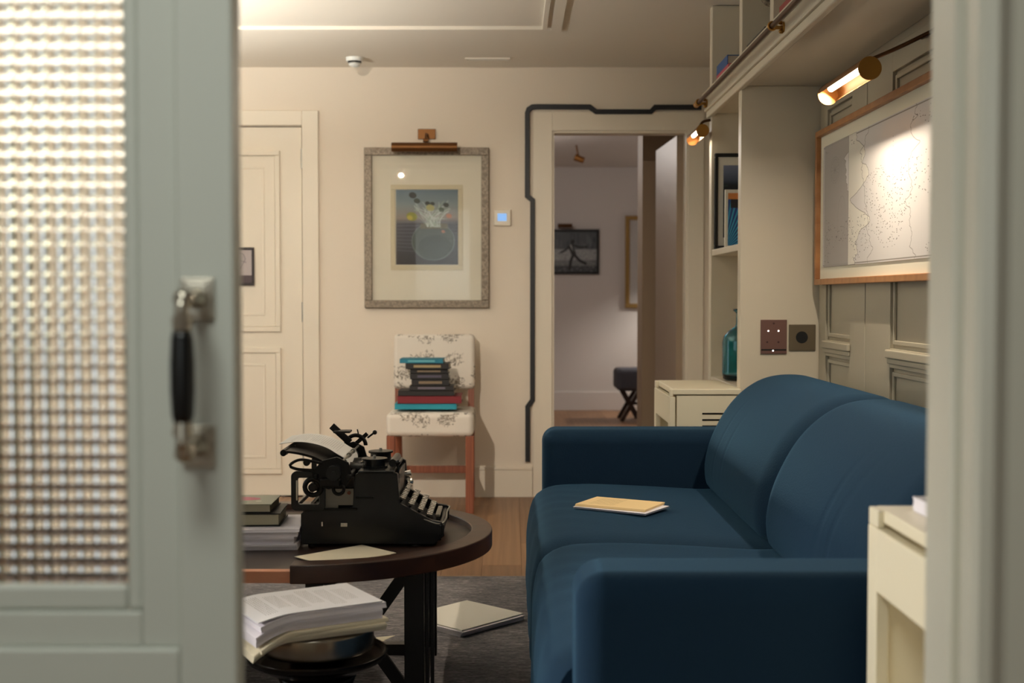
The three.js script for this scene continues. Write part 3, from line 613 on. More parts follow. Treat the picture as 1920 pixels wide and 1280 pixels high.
// black drum stool beneath the manuscripts
{
  const t = thing('drum_stool', 'round black metal drum stool under the manuscript pile', 'stool', [-0.455, 0.0125, -2.9]);
  part('seat', lathe([[0, 0.3515], [0.118, 0.3515], [0.128, 0.3475], [0.132, 0.34], [0.132, 0.3], [0.128, 0.294], [0, 0.294]], 56), M.darkSteel, t, 'polished metal seat drum');
  part('dish', lathe([[0, 0.28], [0.15, 0.28], [0.158, 0.29], [0.164, 0.288], [0.16, 0.274], [0.12, 0.252], [0, 0.25]], 56), M.glossBlack, t);
  part('neck', cyl(0.06, 0.07, [0, 0.278, 0], [0, 0.298, 0], 28), M.glossBlack, t);
  part('body', lathe([[0, 0], [0.15, 0], [0.155, 0.012], [0.11, 0.04], [0.075, 0.12], [0.075, 0.19], [0.1, 0.252], [0, 0.254]], 48), M.glossBlack, t);
}
// paper stack and books at the left of the table
{
  const grp = 'paper bundles beside the typewriter'; const x = -0.752, d = 3.475, tn = 0.05;
  solo('paper_bundle', bundle(0.33, 0.016, 0.225, { sd: 3, jag: 0.003 }), M.paperWhite, 'bottom bundle of the lilac-white paper stack behind the typewriter', 'papers', [x, TY + 0.0005, -d], tn, grp);
  solo('paper_bundle', bundle(0.33, 0.020, 0.225, { sd: 4, jag: 0.003 }), M.paperWhite, 'thick second bundle from the bottom of the stack behind the typewriter', 'papers', [x - 0.008, TY + 0.0168, -d - 0.004], tn - 0.02, grp);
  solo('paper_bundle', bundle(0.33, 0.012, 0.225, { sd: 5, jag: 0.003 }), M.paperWhite, 'thin third bundle of the stack behind the typewriter', 'papers', [x - 0.002, TY + 0.037, -d + 0.003], tn + 0.02, grp);
  solo('paper_bundle', bundle(0.33, 0.007, 0.23, { sd: 6, jag: 0.003 }), M.paperWhite, 'top bundle of the stack behind the typewriter, directly under the books', 'papers', [x, TY + 0.0495, -d], tn + 0.05, grp);
}
function book(name, w, h, d, cover, label, pos, turn, o = {}) { // lying book: w along x (spine length), h thick, d deep; spine at +z
  const t = thing(name, label, 'book', pos, turn, o.group);
  const c = 0.0022, p = h > 0.012 ? 0.004 : 0.002;
  part('cover', [bx(w, c, d, 0, c / 2, 0), bx(w, c, d, 0, h - c / 2, 0), bx(w, h, c, 0, h / 2, d / 2 - c / 2)], cover, t);
  part('pages', boxUV(new THREE.BoxGeometry(w - 2 * p, h - 2 * c - 0.0004, d - p - c).translate(0, h / 2, (p - c) / 2 - 0.0002)), M.pages, t);
  if (o.title) part('title', bx(w * 0.62, h * 0.42, 0.0006, 0, h / 2, d / 2 + 0.0002), o.title, t);
  return t;
}
const cover = (hex, r = 0.5) => std({ color: hex, roughness: r });
const oliveCover = cover(0x7d7a62), darkCover = cover(0x16130f);
const pinkTop = std({ map: canvasTex(256, 180, (c, w, h) => { c.fillStyle = '#a0a08c'; c.fillRect(0, 0, w, h); c.fillStyle = '#c4657a'; c.beginPath(); c.ellipse(150, 70, 60, 34, 0.2, 0, 7); c.fill(); c.fillStyle = '#c9838a'; c.beginPath(); c.ellipse(120, 90, 40, 18, 0, 0, 7); c.fill(); c.fillStyle = '#cfc7b4'; for (const [x, y] of [[40, 70], [62, 96], [30, 104], [210, 120]]) { c.beginPath(); c.arc(x, y, 9, 0, 7); c.fill(); } c.fillStyle = '#6b8a6e'; c.fillRect(60, 130, 120, 12); }), roughness: 0.5 });
{
  const y0 = TY + 0.0575;
  const b = thing('hardback_book', 'thick grey-green hardback on the paper stack behind the typewriter', 'book', [-0.765, y0, -3.495], 0.05, 'books on the coffee table');
  part('cover', [bx(0.25, 0.003, 0.17, 0, 0.0015, 0), bx(0.25, 0.003, 0.17, 0, 0.0335, 0), bx(0.003, 0.035, 0.17, -0.1235, 0.0175, 0)], darkCover, b);
  part('pages', boxUV(new THREE.BoxGeometry(0.24, 0.0286, 0.162).translate(0, 0.0175, 0)), std({ color: 0xb3ad94, roughness: 0.9 }), b);
  const c = thing('hardback_book', 'smaller hardback with a pink and green cover on top of the table books', 'book', [-0.785, y0 + 0.0355, -3.5], 0.02, 'books on the coffee table');
  part('cover', [bx(0.245, 0.0025, 0.16, 0, 0.00125, 0), bx(0.0025, 0.024, 0.16, -0.121, 0.012, 0)], darkCover, c);
  const top = new THREE.BoxGeometry(0.245, 0.0025, 0.16).translate(0, 0.02275, 0); sheetUV(0.245, 0.16)(top); part('front_cover', top, pinkTop, c, 'front cover with pink blossom print');
  part('pages', boxUV(new THREE.BoxGeometry(0.236, 0.0186, 0.152).translate(0, 0.012, 0)), std({ color: 0xbcb49c, roughness: 0.9 }), c);
}
// cards in front of the typewriter
solo('card', bundle(0.2, 0.0015, 0.14, { ny: 1, jag: 0 }), M.paperCream, 'lower of two cream sheets lying in front of the typewriter', 'paper', [-0.434, TY + 0.001, -3.283], 0.70, 'sheets on the table front');
solo('card', bundle(0.22, 0.0015, 0.15, { ny: 1, jag: 0, tilt: 0.001 }), M.paperCream, 'upper of two cream sheets lying in front of the typewriter', 'paper', [-0.44, TY + 0.0032, -3.29], 0.76, 'sheets on the table front');
// papers on the rug
{
  const c = [-0.165, 4.27], tn = Math.PI / 4 + 0.02, grp = 'envelopes on the rug';
  const L = [['bottom envelope of the stack on the rug beside the table leg', 0.0125, 0, 0, 0.009], ['middle envelope of the stack on the rug beside the table leg', 0.022, 0.004, 0.006, 0.008], ['top envelope of the stack on the rug beside the table leg', 0.0305, 0.002, -0.004, 0.004]];
  L.forEach(([l, y, dx, dz, h], i) => solo('envelope', bundle(0.3, h, 0.275, { ny: i === 2 ? 1 : 2, jag: 0.003, sd: i }), i === 2 ? M.paper : M.paperWhite, l, 'papers', [c[0] + dx, y, -c[1] + dz], tn + i * 0.012, grp));
  solo('folded_card', [bundle(0.1, 0.003, 0.08, { ny: 1 }), new THREE.BoxGeometry(0.1, 0.0016, 0.08).rotateZ(0.22).translate(0.0, 0.016, 0.004)], M.paperCream, 'small folded cream card on the rug under the table', 'paper', [-0.435, 0.0125, -3.98], -0.5);
}
// pages on the sofa seat
{
  const grp = 'loose pages on the sofa seat';
  const yS = 0.4655;
  solo('page_bundle', bundle(0.25, 0.006, 0.17, { sd: 4, jag: 0.005, ny: 3 }), M.paperWhite, 'white bundle under the yellowed page on the blue sofa seat', 'papers', [0.342, yS + 0.0005, -3.9], -0.56, grp);
  solo('page_bundle', sheetUV(0.235, 0.16)(bundle(0.235, 0.007, 0.16, { sd: 8, jag: 0.003, ny: 2 })), M.yellowPage, 'yellowed typed pages lying on the blue sofa seat', 'papers', [0.34, yS + 0.007, -3.912], -0.5, grp);
}
// papers on the near side cabinet
solo('paper_pile', bundle(0.2, 0.024, 0.29, { sd: 5, jag: 0.003 }), M.paperWhite, 'white paper pile on the side cabinet by the door jamb', 'papers', [0.762, 0.7755, -1.9], 0.03);

// ------------------------------------------------------------------ typewriter
{
  const t = thing('typewriter', 'black antique typewriter with round keys on the coffee table', 'typewriter', [-0.385, TY, -3.57]);
  const E = M.enamel, K = M.typeMetal;
  const W = 0.148; // half width along the carriage (local z)
  // base side frames drawn in profile (local x forward, y up)
  const side = new THREE.Shape();
  [[-0.193, 0.008], [0.17, 0.008], [0.196, 0.03], [0.196, 0.058], [0.19, 0.066], [0.165, 0.07], [0.075, 0.118], [0.068, 0.2], [0.055, 0.206], [-0.03, 0.206], [-0.045, 0.196], [-0.05, 0.11], [-0.065, 0.1], [-0.18, 0.1], [-0.193, 0.09]].forEach(([x, y], i) => (i ? side.lineTo(x, y) : side.moveTo(x, y)));
  for (const s of [-1, 1]) part('side_frame', boxUV(new THREE.ExtrudeGeometry(side, { depth: 0.012, bevelEnabled: true, bevelSize: 0.002, bevelThickness: 0.002, bevelSegments: 2 }).translate(0, 0, s * (W - 0.008) - 0.006)), E, t);
  part('base_plate', bx(0.38, 0.012, 2 * W - 0.02, 0, 0.02, 0, 0.003), E, t);
  part('rear_panel', bx(0.012, 0.09, 2 * W - 0.02, -0.185, 0.055, 0, 0.003), E, t);
  part('front_rail', bx(0.014, 0.034, 2 * W + 0.004, 0.188, 0.045, 0, 0.005), E, t);
  part('top_plate', bx(0.1, 0.01, 2 * W, 0.012, 0.204, 0, 0.004), E, t);
  part('front_shield', bx(0.01, 0.09, 2 * W - 0.02, 0.064, 0.15, 0, 0.003), E, t, 'black front shield');
  part('side_ledge', [bx(0.12, 0.006, 0.01, -0.1, 0.104, W + 0.004, 0.002), bx(0.05, 0.006, 0.012, -0.02, 0.135, W - 0.002, 0.002)], K, t);
  for (const x of [-0.165, 0.12]) for (const s of [-1, 1]) part('foot', cyl(0.013, 0.011, [x, 0, s * (W - 0.018)], [x, 0.012, s * (W - 0.018)], 14), M.rubber, t);
  part('side_clip', bx(0.018, 0.01, 0.004, -0.075, 0.062, W + 0.008), M.chrome, t, 'small chrome clip');
  part('side_pin', bx(0.004, 0.012, 0.004, -0.135, 0.064, W + 0.008), M.chrome, t);
  // mechanism between the base and the carriage
  part('mechanism_box', bx(0.11, 0.1, 2 * W - 0.06, -0.09, 0.11, 0, 0.006), K, t);
  part('scale_plate', [bx(0.095, 0.045, 0.004, -0.1, 0.134, W - 0.02), bx(0.06, 0.02, 0.004, -0.125, 0.11, W - 0.019)], M.typeGrey, t, 'grey side plate');
  part('screw', cyl(0.005, 0.005, [-0.064, 0.146, W - 0.019], [-0.064, 0.146, W - 0.013], 12), M.redWood, t);
  part('type_basket', new THREE.TorusGeometry(0.075, 0.02, 8, 24, Math.PI).rotateX(-Math.PI / 2).rotateY(Math.PI / 2).translate(-0.01, 0.2, 0), K, t);
  // keys: four rows stepping down to the space bar
  const kt = new THREE.CylinderGeometry(0.0075, 0.0075, 0.005, 12), kr = new THREE.TorusGeometry(0.0078, 0.0013, 6, 14).rotateX(Math.PI / 2);
  const rows = [[0.082, 0.128, 10], [0.107, 0.113, 10], [0.132, 0.097, 10], [0.156, 0.082, 9]];
  rows.forEach(([x, y, n], r) => {
    for (let i = 0; i < n; i++) {
      const z = (i - (n - 1) / 2) * 0.0262 + (r % 2 ? 0.006 : -0.004);
      const k = part('key', kt.clone().rotateZ(-0.28).translate(x, y, z), M.keyTop, t);
      part('key_ring', kr.clone().rotateZ(-0.28).translate(x, y + 0.002, z), M.chrome, k);
      part('key_lever', bar([x, y - 0.003, z], [x - 0.03, y - 0.045, z], 0.003, 0.003), K, k);
    }
  });
  part('key_bed', boxUV(new THREE.BoxGeometry(0.13, 0.008, 2 * W - 0.03).rotateZ(-0.56).translate(0.118, 0.062, 0)), M.rubber, t);
  part('space_bar', bx(0.014, 0.008, 0.15, 0.176, 0.072, 0, 0.003), M.keyTop, t);
  part('front_wire', tube([[0.13, 0.08, W - 0.004], [0.185, 0.062, W], [0.198, 0.066, W - 0.02], [0.199, 0.07, 0], [0.198, 0.066, -W + 0.02], [0.185, 0.062, -W], [0.13, 0.08, -W + 0.004]], 0.0025, 60), M.steel, t);
  // ribbon spools on the top plate
  for (const z of [-0.092, 0.075]) {
    const s = part('ribbon_spool', [cyl(0.036, 0.036, [0.0, 0.209, z], [0.0, 0.214, z], 28), cyl(0.03, 0.03, [0, 0.212, z], [0, 0.232, z], 28), cyl(0.036, 0.036, [0.0, 0.23, z], [0.0, 0.235, z], 28)], E, t);
    part('spool_nut', cyl(0.005, 0.004, [0, 0.235, z], [0, 0.243, z], 10), M.steel, s);
  }
  part('ribbon_guard', [cyl(0.011, 0.011, [0.052, 0.222, -0.06], [0.052, 0.222, 0.085], 16), cyl(0.004, 0.004, [0.066, 0.222, 0.08], [0.066, 0.165, 0.08], 8), new THREE.SphereGeometry(0.008, 12, 10).translate(0.066, 0.223, 0.08)], E, t);
  part('margin_bell', [lathe([[0, 0.012], [0.008, 0.011], [0.013, 0.004], [0.014, 0]], 20).rotateZ(-0.6).translate(0.086, 0.152, -0.05), cyl(0.009, 0.009, [0.075, 0.172, -0.05], [0.092, 0.176, -0.05], 12)], M.chrome, t, 'chrome bell');
  // carriage along local z
  const cz0 = -0.205, cz1 = 0.215;
  const c = part('carriage', [bx(0.055, 0.022, cz1 - cz0, -0.105, 0.185, (cz0 + cz1) / 2, 0.004), bx(0.012, 0.012, cz1 - cz0, -0.055, 0.2, (cz0 + cz1) / 2, 0.003), bx(0.01, 0.014, cz1 - cz0 - 0.03, -0.145, 0.2, (cz0 + cz1) / 2, 0.003)], K, t);
  part('platen', cyl(0.021, 0.021, [-0.095, 0.212, cz0 + 0.02], [-0.095, 0.212, cz1 - 0.02], 24), M.rubber, c);
  for (const [z, s] of [[cz1 - 0.012, 1], [cz0 + 0.012, -1]]) part('platen_knob', [cyl(0.02, 0.02, [-0.095, 0.212, z], [-0.095, 0.212, z + s * 0.018], 20), cyl(0.006, 0.006, [-0.095, 0.212, z - s * 0.02], [-0.095, 0.212, z + s * 0.02], 10)], E, c);
  for (const z of [cz1 - 0.03, cz0 + 0.03]) part('carriage_end', boxUV(new THREE.ExtrudeGeometry(new THREE.Shape([[-0.15, 0.17], [-0.07, 0.17], [-0.05, 0.2], [-0.06, 0.235], [-0.09, 0.25], [-0.13, 0.24], [-0.155, 0.21]].map((q) => new THREE.Vector2(...q))), { depth: 0.008, bevelEnabled: true, bevelSize: 0.002, bevelThickness: 0.001, bevelSegments: 1 }).translate(0, 0, z - 0.004)), K, c);
  // rounded frame plate that hangs at the near end of the carriage
  const pl = new THREE.Shape(); const rr2 = (s, x0, x1, y0, y1, r) => { s.moveTo(x0 + r, y0); s.lineTo(x1 - r, y0); s.absarc(x1 - r, y0 + r, r, -Math.PI / 2, 0); s.lineTo(x1, y1 - r); s.absarc(x1 - r, y1 - r, r, 0, Math.PI / 2); s.lineTo(x0 + r, y1); s.absarc(x0 + r, y1 - r, r, Math.PI / 2, Math.PI); s.lineTo(x0, y0 + r); s.absarc(x0 + r, y0 + r, r, Math.PI, 1.5 * Math.PI); return s; };
  rr2(pl, -0.215, -0.125, 0.105, 0.21, 0.014); pl.holes.push(rr2(new THREE.Path(), -0.2, -0.138, 0.12, 0.195, 0.008));
  part('carriage_bracket', [boxUV(new THREE.ExtrudeGeometry(pl, { depth: 0.01, bevelEnabled: true, bevelSize: 0.0015, bevelThickness: 0.0015, bevelSegments: 2 }).translate(0, 0, 0.165)), boxUV(new THREE.ExtrudeGeometry(pl, { depth: 0.01, bevelEnabled: false }).translate(0, 0, -0.175)), bx(0.008, 0.012, 0.33, -0.207, 0.112, 0, 0.002)], E, c);
  part('bracket_strip', bx(0.004, 0.055, 0.003, -0.2, 0.16, 0.1785), M.chrome, c);
  part('carriage_gear', [new THREE.TorusGeometry(0.022, 0.007, 8, 20).translate(-0.155, 0.17, 0.185), cyl(0.012, 0.012, [-0.155, 0.17, 0.17], [-0.155, 0.17, 0.195], 16), cyl(0.016, 0.014, [-0.11, 0.18, 0.17], [-0.11, 0.18, 0.2], 18), new THREE.TorusGeometry(0.014, 0.005, 8, 16).translate(-0.085, 0.165, 0.19)], K, c);
  // paper table: curved plate rising behind the platen
  const pt = new THREE.Shape(); pt.moveTo(-0.11, 0.226); pt.quadraticCurveTo(-0.15, 0.262, -0.235, 0.268); pt.lineTo(-0.235, 0.262); pt.quadraticCurveTo(-0.152, 0.255, -0.116, 0.222); pt.closePath();
  part('paper_table', boxUV(new THREE.ExtrudeGeometry(pt, { depth: 0.36, bevelEnabled: false, curveSegments: 20 }).translate(0, 0, -0.185)), K, c);
  part('paper_table_roll', cyl(0.009, 0.009, [-0.236, 0.262, -0.19], [-0.236, 0.262, 0.18], 14), K, c);
  part('paper_support', [bx(0.05, 0.006, 0.05, -0.12, 0.285, -0.155, 0.002).rotateZ(0), bar([-0.1, 0.25, -0.17], [-0.155, 0.3, -0.17], 0.02, 0.006), bar([-0.09, 0.24, -0.185], [-0.05, 0.275, -0.185], 0.012, 0.006), cyl(0.003, 0.003, [-0.05, 0.262, -0.19], [-0.03, 0.277, -0.19], 8), new THREE.SphereGeometry(0.007, 10, 8).translate(-0.028, 0.278, -0.19), cyl(0.002, 0.002, [-0.075, 0.265, -0.185], [-0.08, 0.288, -0.185], 8), new THREE.TorusGeometry(0.03, 0.006, 8, 20, Math.PI).translate(-0.085, 0.24, -0.185)], K, c);
  part('paper_bail', [cyl(0.003, 0.003, [-0.075, 0.24, cz0 + 0.03], [-0.075, 0.24, cz1 - 0.03], 10), cyl(0.007, 0.007, [-0.075, 0.24, 0.03], [-0.075, 0.24, 0.05], 14), cyl(0.007, 0.007, [-0.075, 0.24, -0.06], [-0.075, 0.24, -0.04], 14)], M.steel, c);
  part('return_lever', [tube([[-0.13, 0.235, 0.19], [-0.19, 0.246, 0.2], [-0.215, 0.23, 0.2], [-0.2, 0.222, 0.2], [-0.15, 0.216, 0.19]], 0.004, 30), cyl(0.009, 0.009, [-0.17, 0.238, 0.185], [-0.17, 0.238, 0.2], 14)], M.typeMetal, c);
  part('line_gauge', bx(0.004, 0.012, 0.06, -0.04, 0.215, 0.02), M.chrome, t);
}
// sheet rolled into the typewriter
{
  const ox = -0.385, oy = TY, oz = -3.57;
  const crv = new THREE.CatmullRomCurve3([[-0.073, 0.205], [-0.0715, 0.214], [-0.078, 0.231], [-0.1, 0.2455], [-0.135, 0.266], [-0.18, 0.2785], [-0.22, 0.281], [-0.265, 0.275]].map(([x, y]) => V(x, y, 0)));
  const P = crv.getSpacedPoints(36), pos = [], idx = [], uv = [], z0 = -0.125, z1 = 0.085, th = 0.0006, nz = 6;
  for (const s of [1, -1]) P.forEach((p, i) => { const q = P[Math.min(i + 1, 36)].clone().sub(P[Math.max(i - 1, 0)]).normalize(); for (let j = 0; j <= nz; j++) { pos.push(p.x - q.y * th * s * -1, p.y + q.x * th * s * -1, z0 + (z1 - z0) * j / nz); uv.push(j / nz, 1 - i / 36); } });
  const n = (nz + 1), off = 37 * n;
  for (let i = 0; i < 36; i++) for (let j = 0; j < nz; j++) { const a = i * n + j; idx.push(a, a + 1, a + n + 1, a, a + n + 1, a + n); idx.push(off + a, off + a + n + 1, off + a + 1, off + a, off + a + n, off + a + n + 1); }
  for (let i = 0; i < 36; i++) { const a = i * n, b = i * n + nz; idx.push(a, a + n, off + a + n, a, off + a + n, off + a); idx.push(b, off + b + n, b + n, b, off + b, off + b + n); }
  const g = new THREE.BufferGeometry(); g.setAttribute('position', new THREE.Float32BufferAttribute(pos, 3)); g.setAttribute('uv', new THREE.Float32BufferAttribute(uv, 2)); g.setIndex(idx); g.computeVertexNormals();
  solo('typing_paper', g, std({ map: canvasTex(512, 640, (c, w, h) => { c.fillStyle = '#dcdad6'; c.fillRect(0, 0, w, h); textLines(c, 70, 180, 360, 22, 18, '#a3a09c', 15); }), roughness: 0.85, side: THREE.DoubleSide }), 'curling typed sheet of paper rolled into the typewriter', 'paper', [ox, oy, oz]);
}

// ------------------------------------------------------------------ chair with books
{
  const t = thing('upholstered_chair', 'dining chair in grey floral toile fabric with red-brown legs', 'chair', [-0.425, 0, -6.68]);
  // local z: + towards camera; front legs at +0.2
  const seat = new RoundedBoxGeometry(0.455, 0.125, 0.43, 5, 0.03); seat.translate(0, 0.462, 0.0); { const p = seat.attributes.position; for (let i = 0; i < p.count; i++) if (p.getY(i) > 0.46) p.setY(i, p.getY(i) + 0.012 * Math.max(0, 1 - Math.pow(p.getX(i) / 0.23, 2)) * Math.max(0, 1 - Math.pow(p.getZ(i) / 0.215, 2))); seat.computeVertexNormals(); }
  part('seat', boxUV(seat), M.toile, t, 'toile-covered seat');
  const back = new RoundedBoxGeometry(0.445, 0.3, 0.07, 5, 0.025); back.rotateX(-0.07); back.translate(0, 0.77, -0.2);
  part('backrest', boxUV(back), M.toile, t, 'toile-covered backrest');
  for (const s of [-1, 1]) {
    part('leg', rbox(s * 0.205 - 0.0215, s * 0.205 + 0.0215, 0, 0.405, -0.205, -0.165, 0.004), M.redWood, t);
    part('leg', [bar([s * 0.2, 0.0, -0.235], [s * 0.2, 0.42, -0.185], 0.038, 0.038), bar([s * 0.2, 0.42, -0.185], [s * 0.2, 0.68, -0.2], 0.034, 0.034)], M.redWood, t);
    part('stretcher', rbox(s * 0.205 - 0.012, s * 0.205 + 0.012, 0.13, 0.17, -0.165, 0.2, 0.003), M.redWood, t);
  }
  part('stretcher', rbox(-0.19, 0.19, 0.155, 0.195, 0.195, 0.22, 0.003), M.redWood, t);
}
{
  const k = 6.63 / 2350, cx = (px) => (px - 960) * k; let y = 0.5385;
  const grp = 'books stacked on the chair';
  const tt = (hex) => std({ color: hex, roughness: 0.5 });
  const list = [ // name, px0, px1, thickness, cover, title colour, label
    [743, 857, 0.031, 0x1c93a8, null, 'turquoise hardback at the bottom of the chair book stack'],
    [748, 866, 0.038, 0x7a1620, null, 'dark red hardback above the turquoise one on the chair'],
    [749, 853, 0.026, 0x1a1512, null, 'large black book lying on the dark red one on the chair'],
    [770, 852, 0.024, 0x221c1a, 0x6d6470, 'black paperback just above the large black book on the chair'],
    [773, 843, 0.032, 0x15110f, 0x7d6a52, 'black book with a tan title band in the chair stack'],
    [770, 842, 0.030, 0x1b1718, 0x50495a, 'black book with a dull violet title in the chair stack'],
    [771, 841, 0.022, 0x120f0d, 0x86745a, 'thin black book third from the top of the chair stack'],
    [763, 844, 0.030, 0x17130f, 0xa08c62, 'black book with gold lettering right under the teal one'],
    [752, 833, 0.023, 0x15788f, 0x5fa9b4, 'teal book on the very top of the chair stack'],
  ];
  list.forEach(([a, b, h, col, tc, label], i) => {
    const w = cx(b) - cx(a);
    book('stacked_book', w, h, Math.min(0.3, w * 0.72), cover(col, 0.55), label, [(cx(a) + cx(b)) / 2, y, -6.63 + rr(-0.006, 0.006)], rr(-0.03, 0.03), { group: grp, title: tc ? tt(tc) : null });
    y += h + 0.0008;
  });
}

// ------------------------------------------------------------------ picture on the far wall and small wall fittings
function frameOn(parent, x0, x1, y0, y1, d, w, h, mat) { // frame boards on an x-y wall, front at d-h
  part('frame', [rbox(x0, x1, y1 - w, y1, d - h, d, 0.004), rbox(x0, x1, y0, y0 + w, d - h, d, 0.004), rbox(x0, x0 + w, y0 + w, y1 - w, d - h, d, 0.004), rbox(x1 - w, x1, y0 + w, y1 - w, d - h, d, 0.004)], mat, parent);
}
const planeUV = (x0, x1, y0, y1, d0, d1) => { const g = new THREE.BoxGeometry(x1 - x0, y1 - y0, d1 - d0); g.translate((x0 + x1) / 2, (y0 + y1) / 2, -(d0 + d1) / 2); return g; };
{
  const k = 7.0 / 2350, X = (px) => (px - 960) * k, Y = (py) => 1.126 - (py - 556) * k;
  const t = thing('framed_painting', 'flower still life in a mottled silver-brown frame above the chair', 'picture');
  const frameMat = std({ map: dataTex(128, 128, (u, v) => { const n = fbm(u, v, 18, 18, 4, 40); return mix([92, 80, 66], [168, 156, 138], n); }, [0.15, 0.15]), metalness: 0.25, roughness: 0.5, bumpMap: plasterBump, bumpScale: 0.002 });
  const x0 = X(684), x1 = X(917), y0 = Y(577), y1 = Y(278);
  frameOn(t, x0, x1, y0, y1, FAR - 0.001, 0.043, 0.03, frameMat);
  part('mat_board', planeUV(x0 + 0.03, x1 - 0.03, y0 + 0.03, y1 - 0.03, FAR - 0.012, FAR - 0.004), std({ color: 0xdcd6c4, roughness: 0.85 }), t, 'off-white mat board');
  frameOn(t, X(733), X(868), Y(506), Y(347), FAR - 0.012, 0.026, 0.004, std({ color: 0xc9bfa2, roughness: 0.7 }));
  const painting = canvasTex(384, 480, (c, w, h) => {
    const g = c.createLinearGradient(0, 0, 0, h); g.addColorStop(0, '#5f7381'); g.addColorStop(0.2, '#7d8a8d'); g.addColorStop(0.38, '#8d8279'); g.addColorStop(0.46, '#46454f'); g.addColorStop(0.75, '#3b3a42'); g.addColorStop(1, '#241f24'); c.fillStyle = g; c.fillRect(0, 0, w, h);
    c.globalAlpha = 0.5; c.strokeStyle = '#8a98a0'; for (let i = 0; i < 9; i++) { c.lineWidth = 3; c.beginPath(); c.moveTo(0, 210 + i * 22); c.quadraticCurveTo(w / 2, 200 + i * 26, w, 215 + i * 21); c.stroke(); }
    c.globalAlpha = 0.85; c.fillStyle = '#4d5853'; c.beginPath(); c.ellipse(230, 330, 132, 120, 0, 0, 7); c.fill(); c.fillStyle = '#39413f'; c.beginPath(); c.ellipse(240, 370, 105, 80, 0, 0, 7); c.fill();
    c.strokeStyle = '#9fb3b0'; c.lineWidth = 3; c.globalAlpha = 0.6; c.beginPath(); c.ellipse(230, 330, 132, 120, 0, 0, 7); c.stroke();
    c.globalAlpha = 0.75; c.fillStyle = '#6d664b'; c.fillRect(150, 215, 170, 36); let s = 4; const q = () => { s = (s * 1664525 + 1013904223) >>> 0; return s / 4294967296; };
    for (let i = 0; i < 46; i++) { c.strokeStyle = i % 3 ? '#b9c4c0' : '#8fa08f'; c.lineWidth = 2 + q() * 4; c.beginPath(); c.moveTo(190 + q() * 90, 240); c.quadraticCurveTo(200 + (q() - 0.5) * 160, 170, 100 + q() * 240, 70 + q() * 120); c.stroke(); }
    c.globalAlpha = 0.95; for (const [x, y, r, col] of [[104, 36, 24, '#2c302f'], [130, 72, 20, '#3a423c'], [196, 88, 16, '#2e332c'], [226, 90, 14, '#2e332c'], [212, 116, 26, '#a9a36c'], [310, 98, 18, '#353b36'], [282, 128, 18, '#4e5a4a'], [98, 172, 34, '#8e8f35'], [86, 180, 18, '#b7a646'], [328, 168, 18, '#b5795f'], [292, 268, 12, '#a9705c']]) { c.fillStyle = col; c.beginPath(); c.ellipse(x, y, r, r * 0.8, 0.3, 0, 7); c.fill(); }
    c.globalAlpha = 0.3; c.strokeStyle = '#a8a08c'; for (let i = 0; i < 14; i++) { c.lineWidth = 2; c.beginPath(); c.moveTo(130 + i * 16, 270); c.lineTo(140 + i * 15, 430); c.stroke(); }
  });
  part('canvas_print', planeUV(X(743), X(859), Y(496), Y(356), FAR - 0.0145, FAR - 0.011), std({ map: painting, roughness: 0.6 }), t, 'still life print of flowers in a glass bowl');
  part('glass', planeUV(x0 + 0.042, x1 - 0.042, y0 + 0.042, y1 - 0.042, FAR - 0.021, FAR - 0.019), M.clearGlass, t);
  // unlit picture light
  const l = thing('picture_light', 'unlit brass picture light above the flower painting', 'lamp');
  part('wall_plate', rbox(X(784), X(817), Y(262), Y(243), FAR - 0.012, FAR, 0.002), M.brassOld, l);
  part('arm', [tube([[X(801), Y(253), -(FAR - 0.01)], [X(801), Y(256), -(FAR - 0.07)], [X(801), Y(266), -(FAR - 0.1)], [X(801), Y(274), -(FAR - 0.1)]], 0.006, 24), cyl(0.01, 0.01, [X(796), Y(268), -(FAR - 0.1)], [X(806), Y(268), -(FAR - 0.1)], 14)], M.brassOld, l);
  part('shade', [cyl(0.026, 0.026, [X(738), Y(280.5), -(FAR - 0.1)], [X(859), Y(280.5), -(FAR - 0.1)], 24)], M.brassOld, l);
}
{
  const k = FAR / 2350, X = (px) => (px - 960) * k, Y = (py) => 1.126 - (py - 556) * k;
  const t = thing('thermostat', 'small white thermostat with a lit blue screen beside the painting', 'thermostat');
  part('housing', rbox(X(926), X(958), Y(424), Y(393), FAR - 0.018, FAR, 0.006), M.trim, t);
  part('screen', rbox(X(933), X(950), Y(415), Y(401), FAR - 0.0195, FAR - 0.017, 0.002), std({ color: 0x224466, emissive: 0x9cc8ff, emissiveIntensity: 0.85 }), t, 'glowing pale blue screen');
  // card holder on the far door
  const c = thing('framed_notice', 'small dark-framed notice hanging on the closed far door', 'sign');
  const f = FAR - 0.003;
  frameOn(c, -1.63, X(478), Y(535), Y(464), f, 0.014, 0.012, std({ color: 0x2b2224, roughness: 0.5 }));
  part('card', planeUV(-1.622, X(476), Y(516), Y(466), f - 0.006, f), std({ map: canvasTex(128, 100, (q, w, h) => { q.fillStyle = '#b3a9a8'; q.fillRect(0, 0, w, h); q.strokeStyle = '#7d7577'; q.lineWidth = 3; q.beginPath(); q.moveTo(60, 20); q.quadraticCurveTo(90, 10, 96, 40); q.quadraticCurveTo(80, 70, 60, 88); q.moveTo(70, 44); q.lineTo(100, 52); q.stroke(); }), roughness: 0.7 }), c, 'pale card with a thin line drawing');
  part('plate', planeUV(-1.622, X(476), Y(533), Y(516), f - 0.007, f), std({ color: 0x4b3d42, roughness: 0.5 }), c);
}
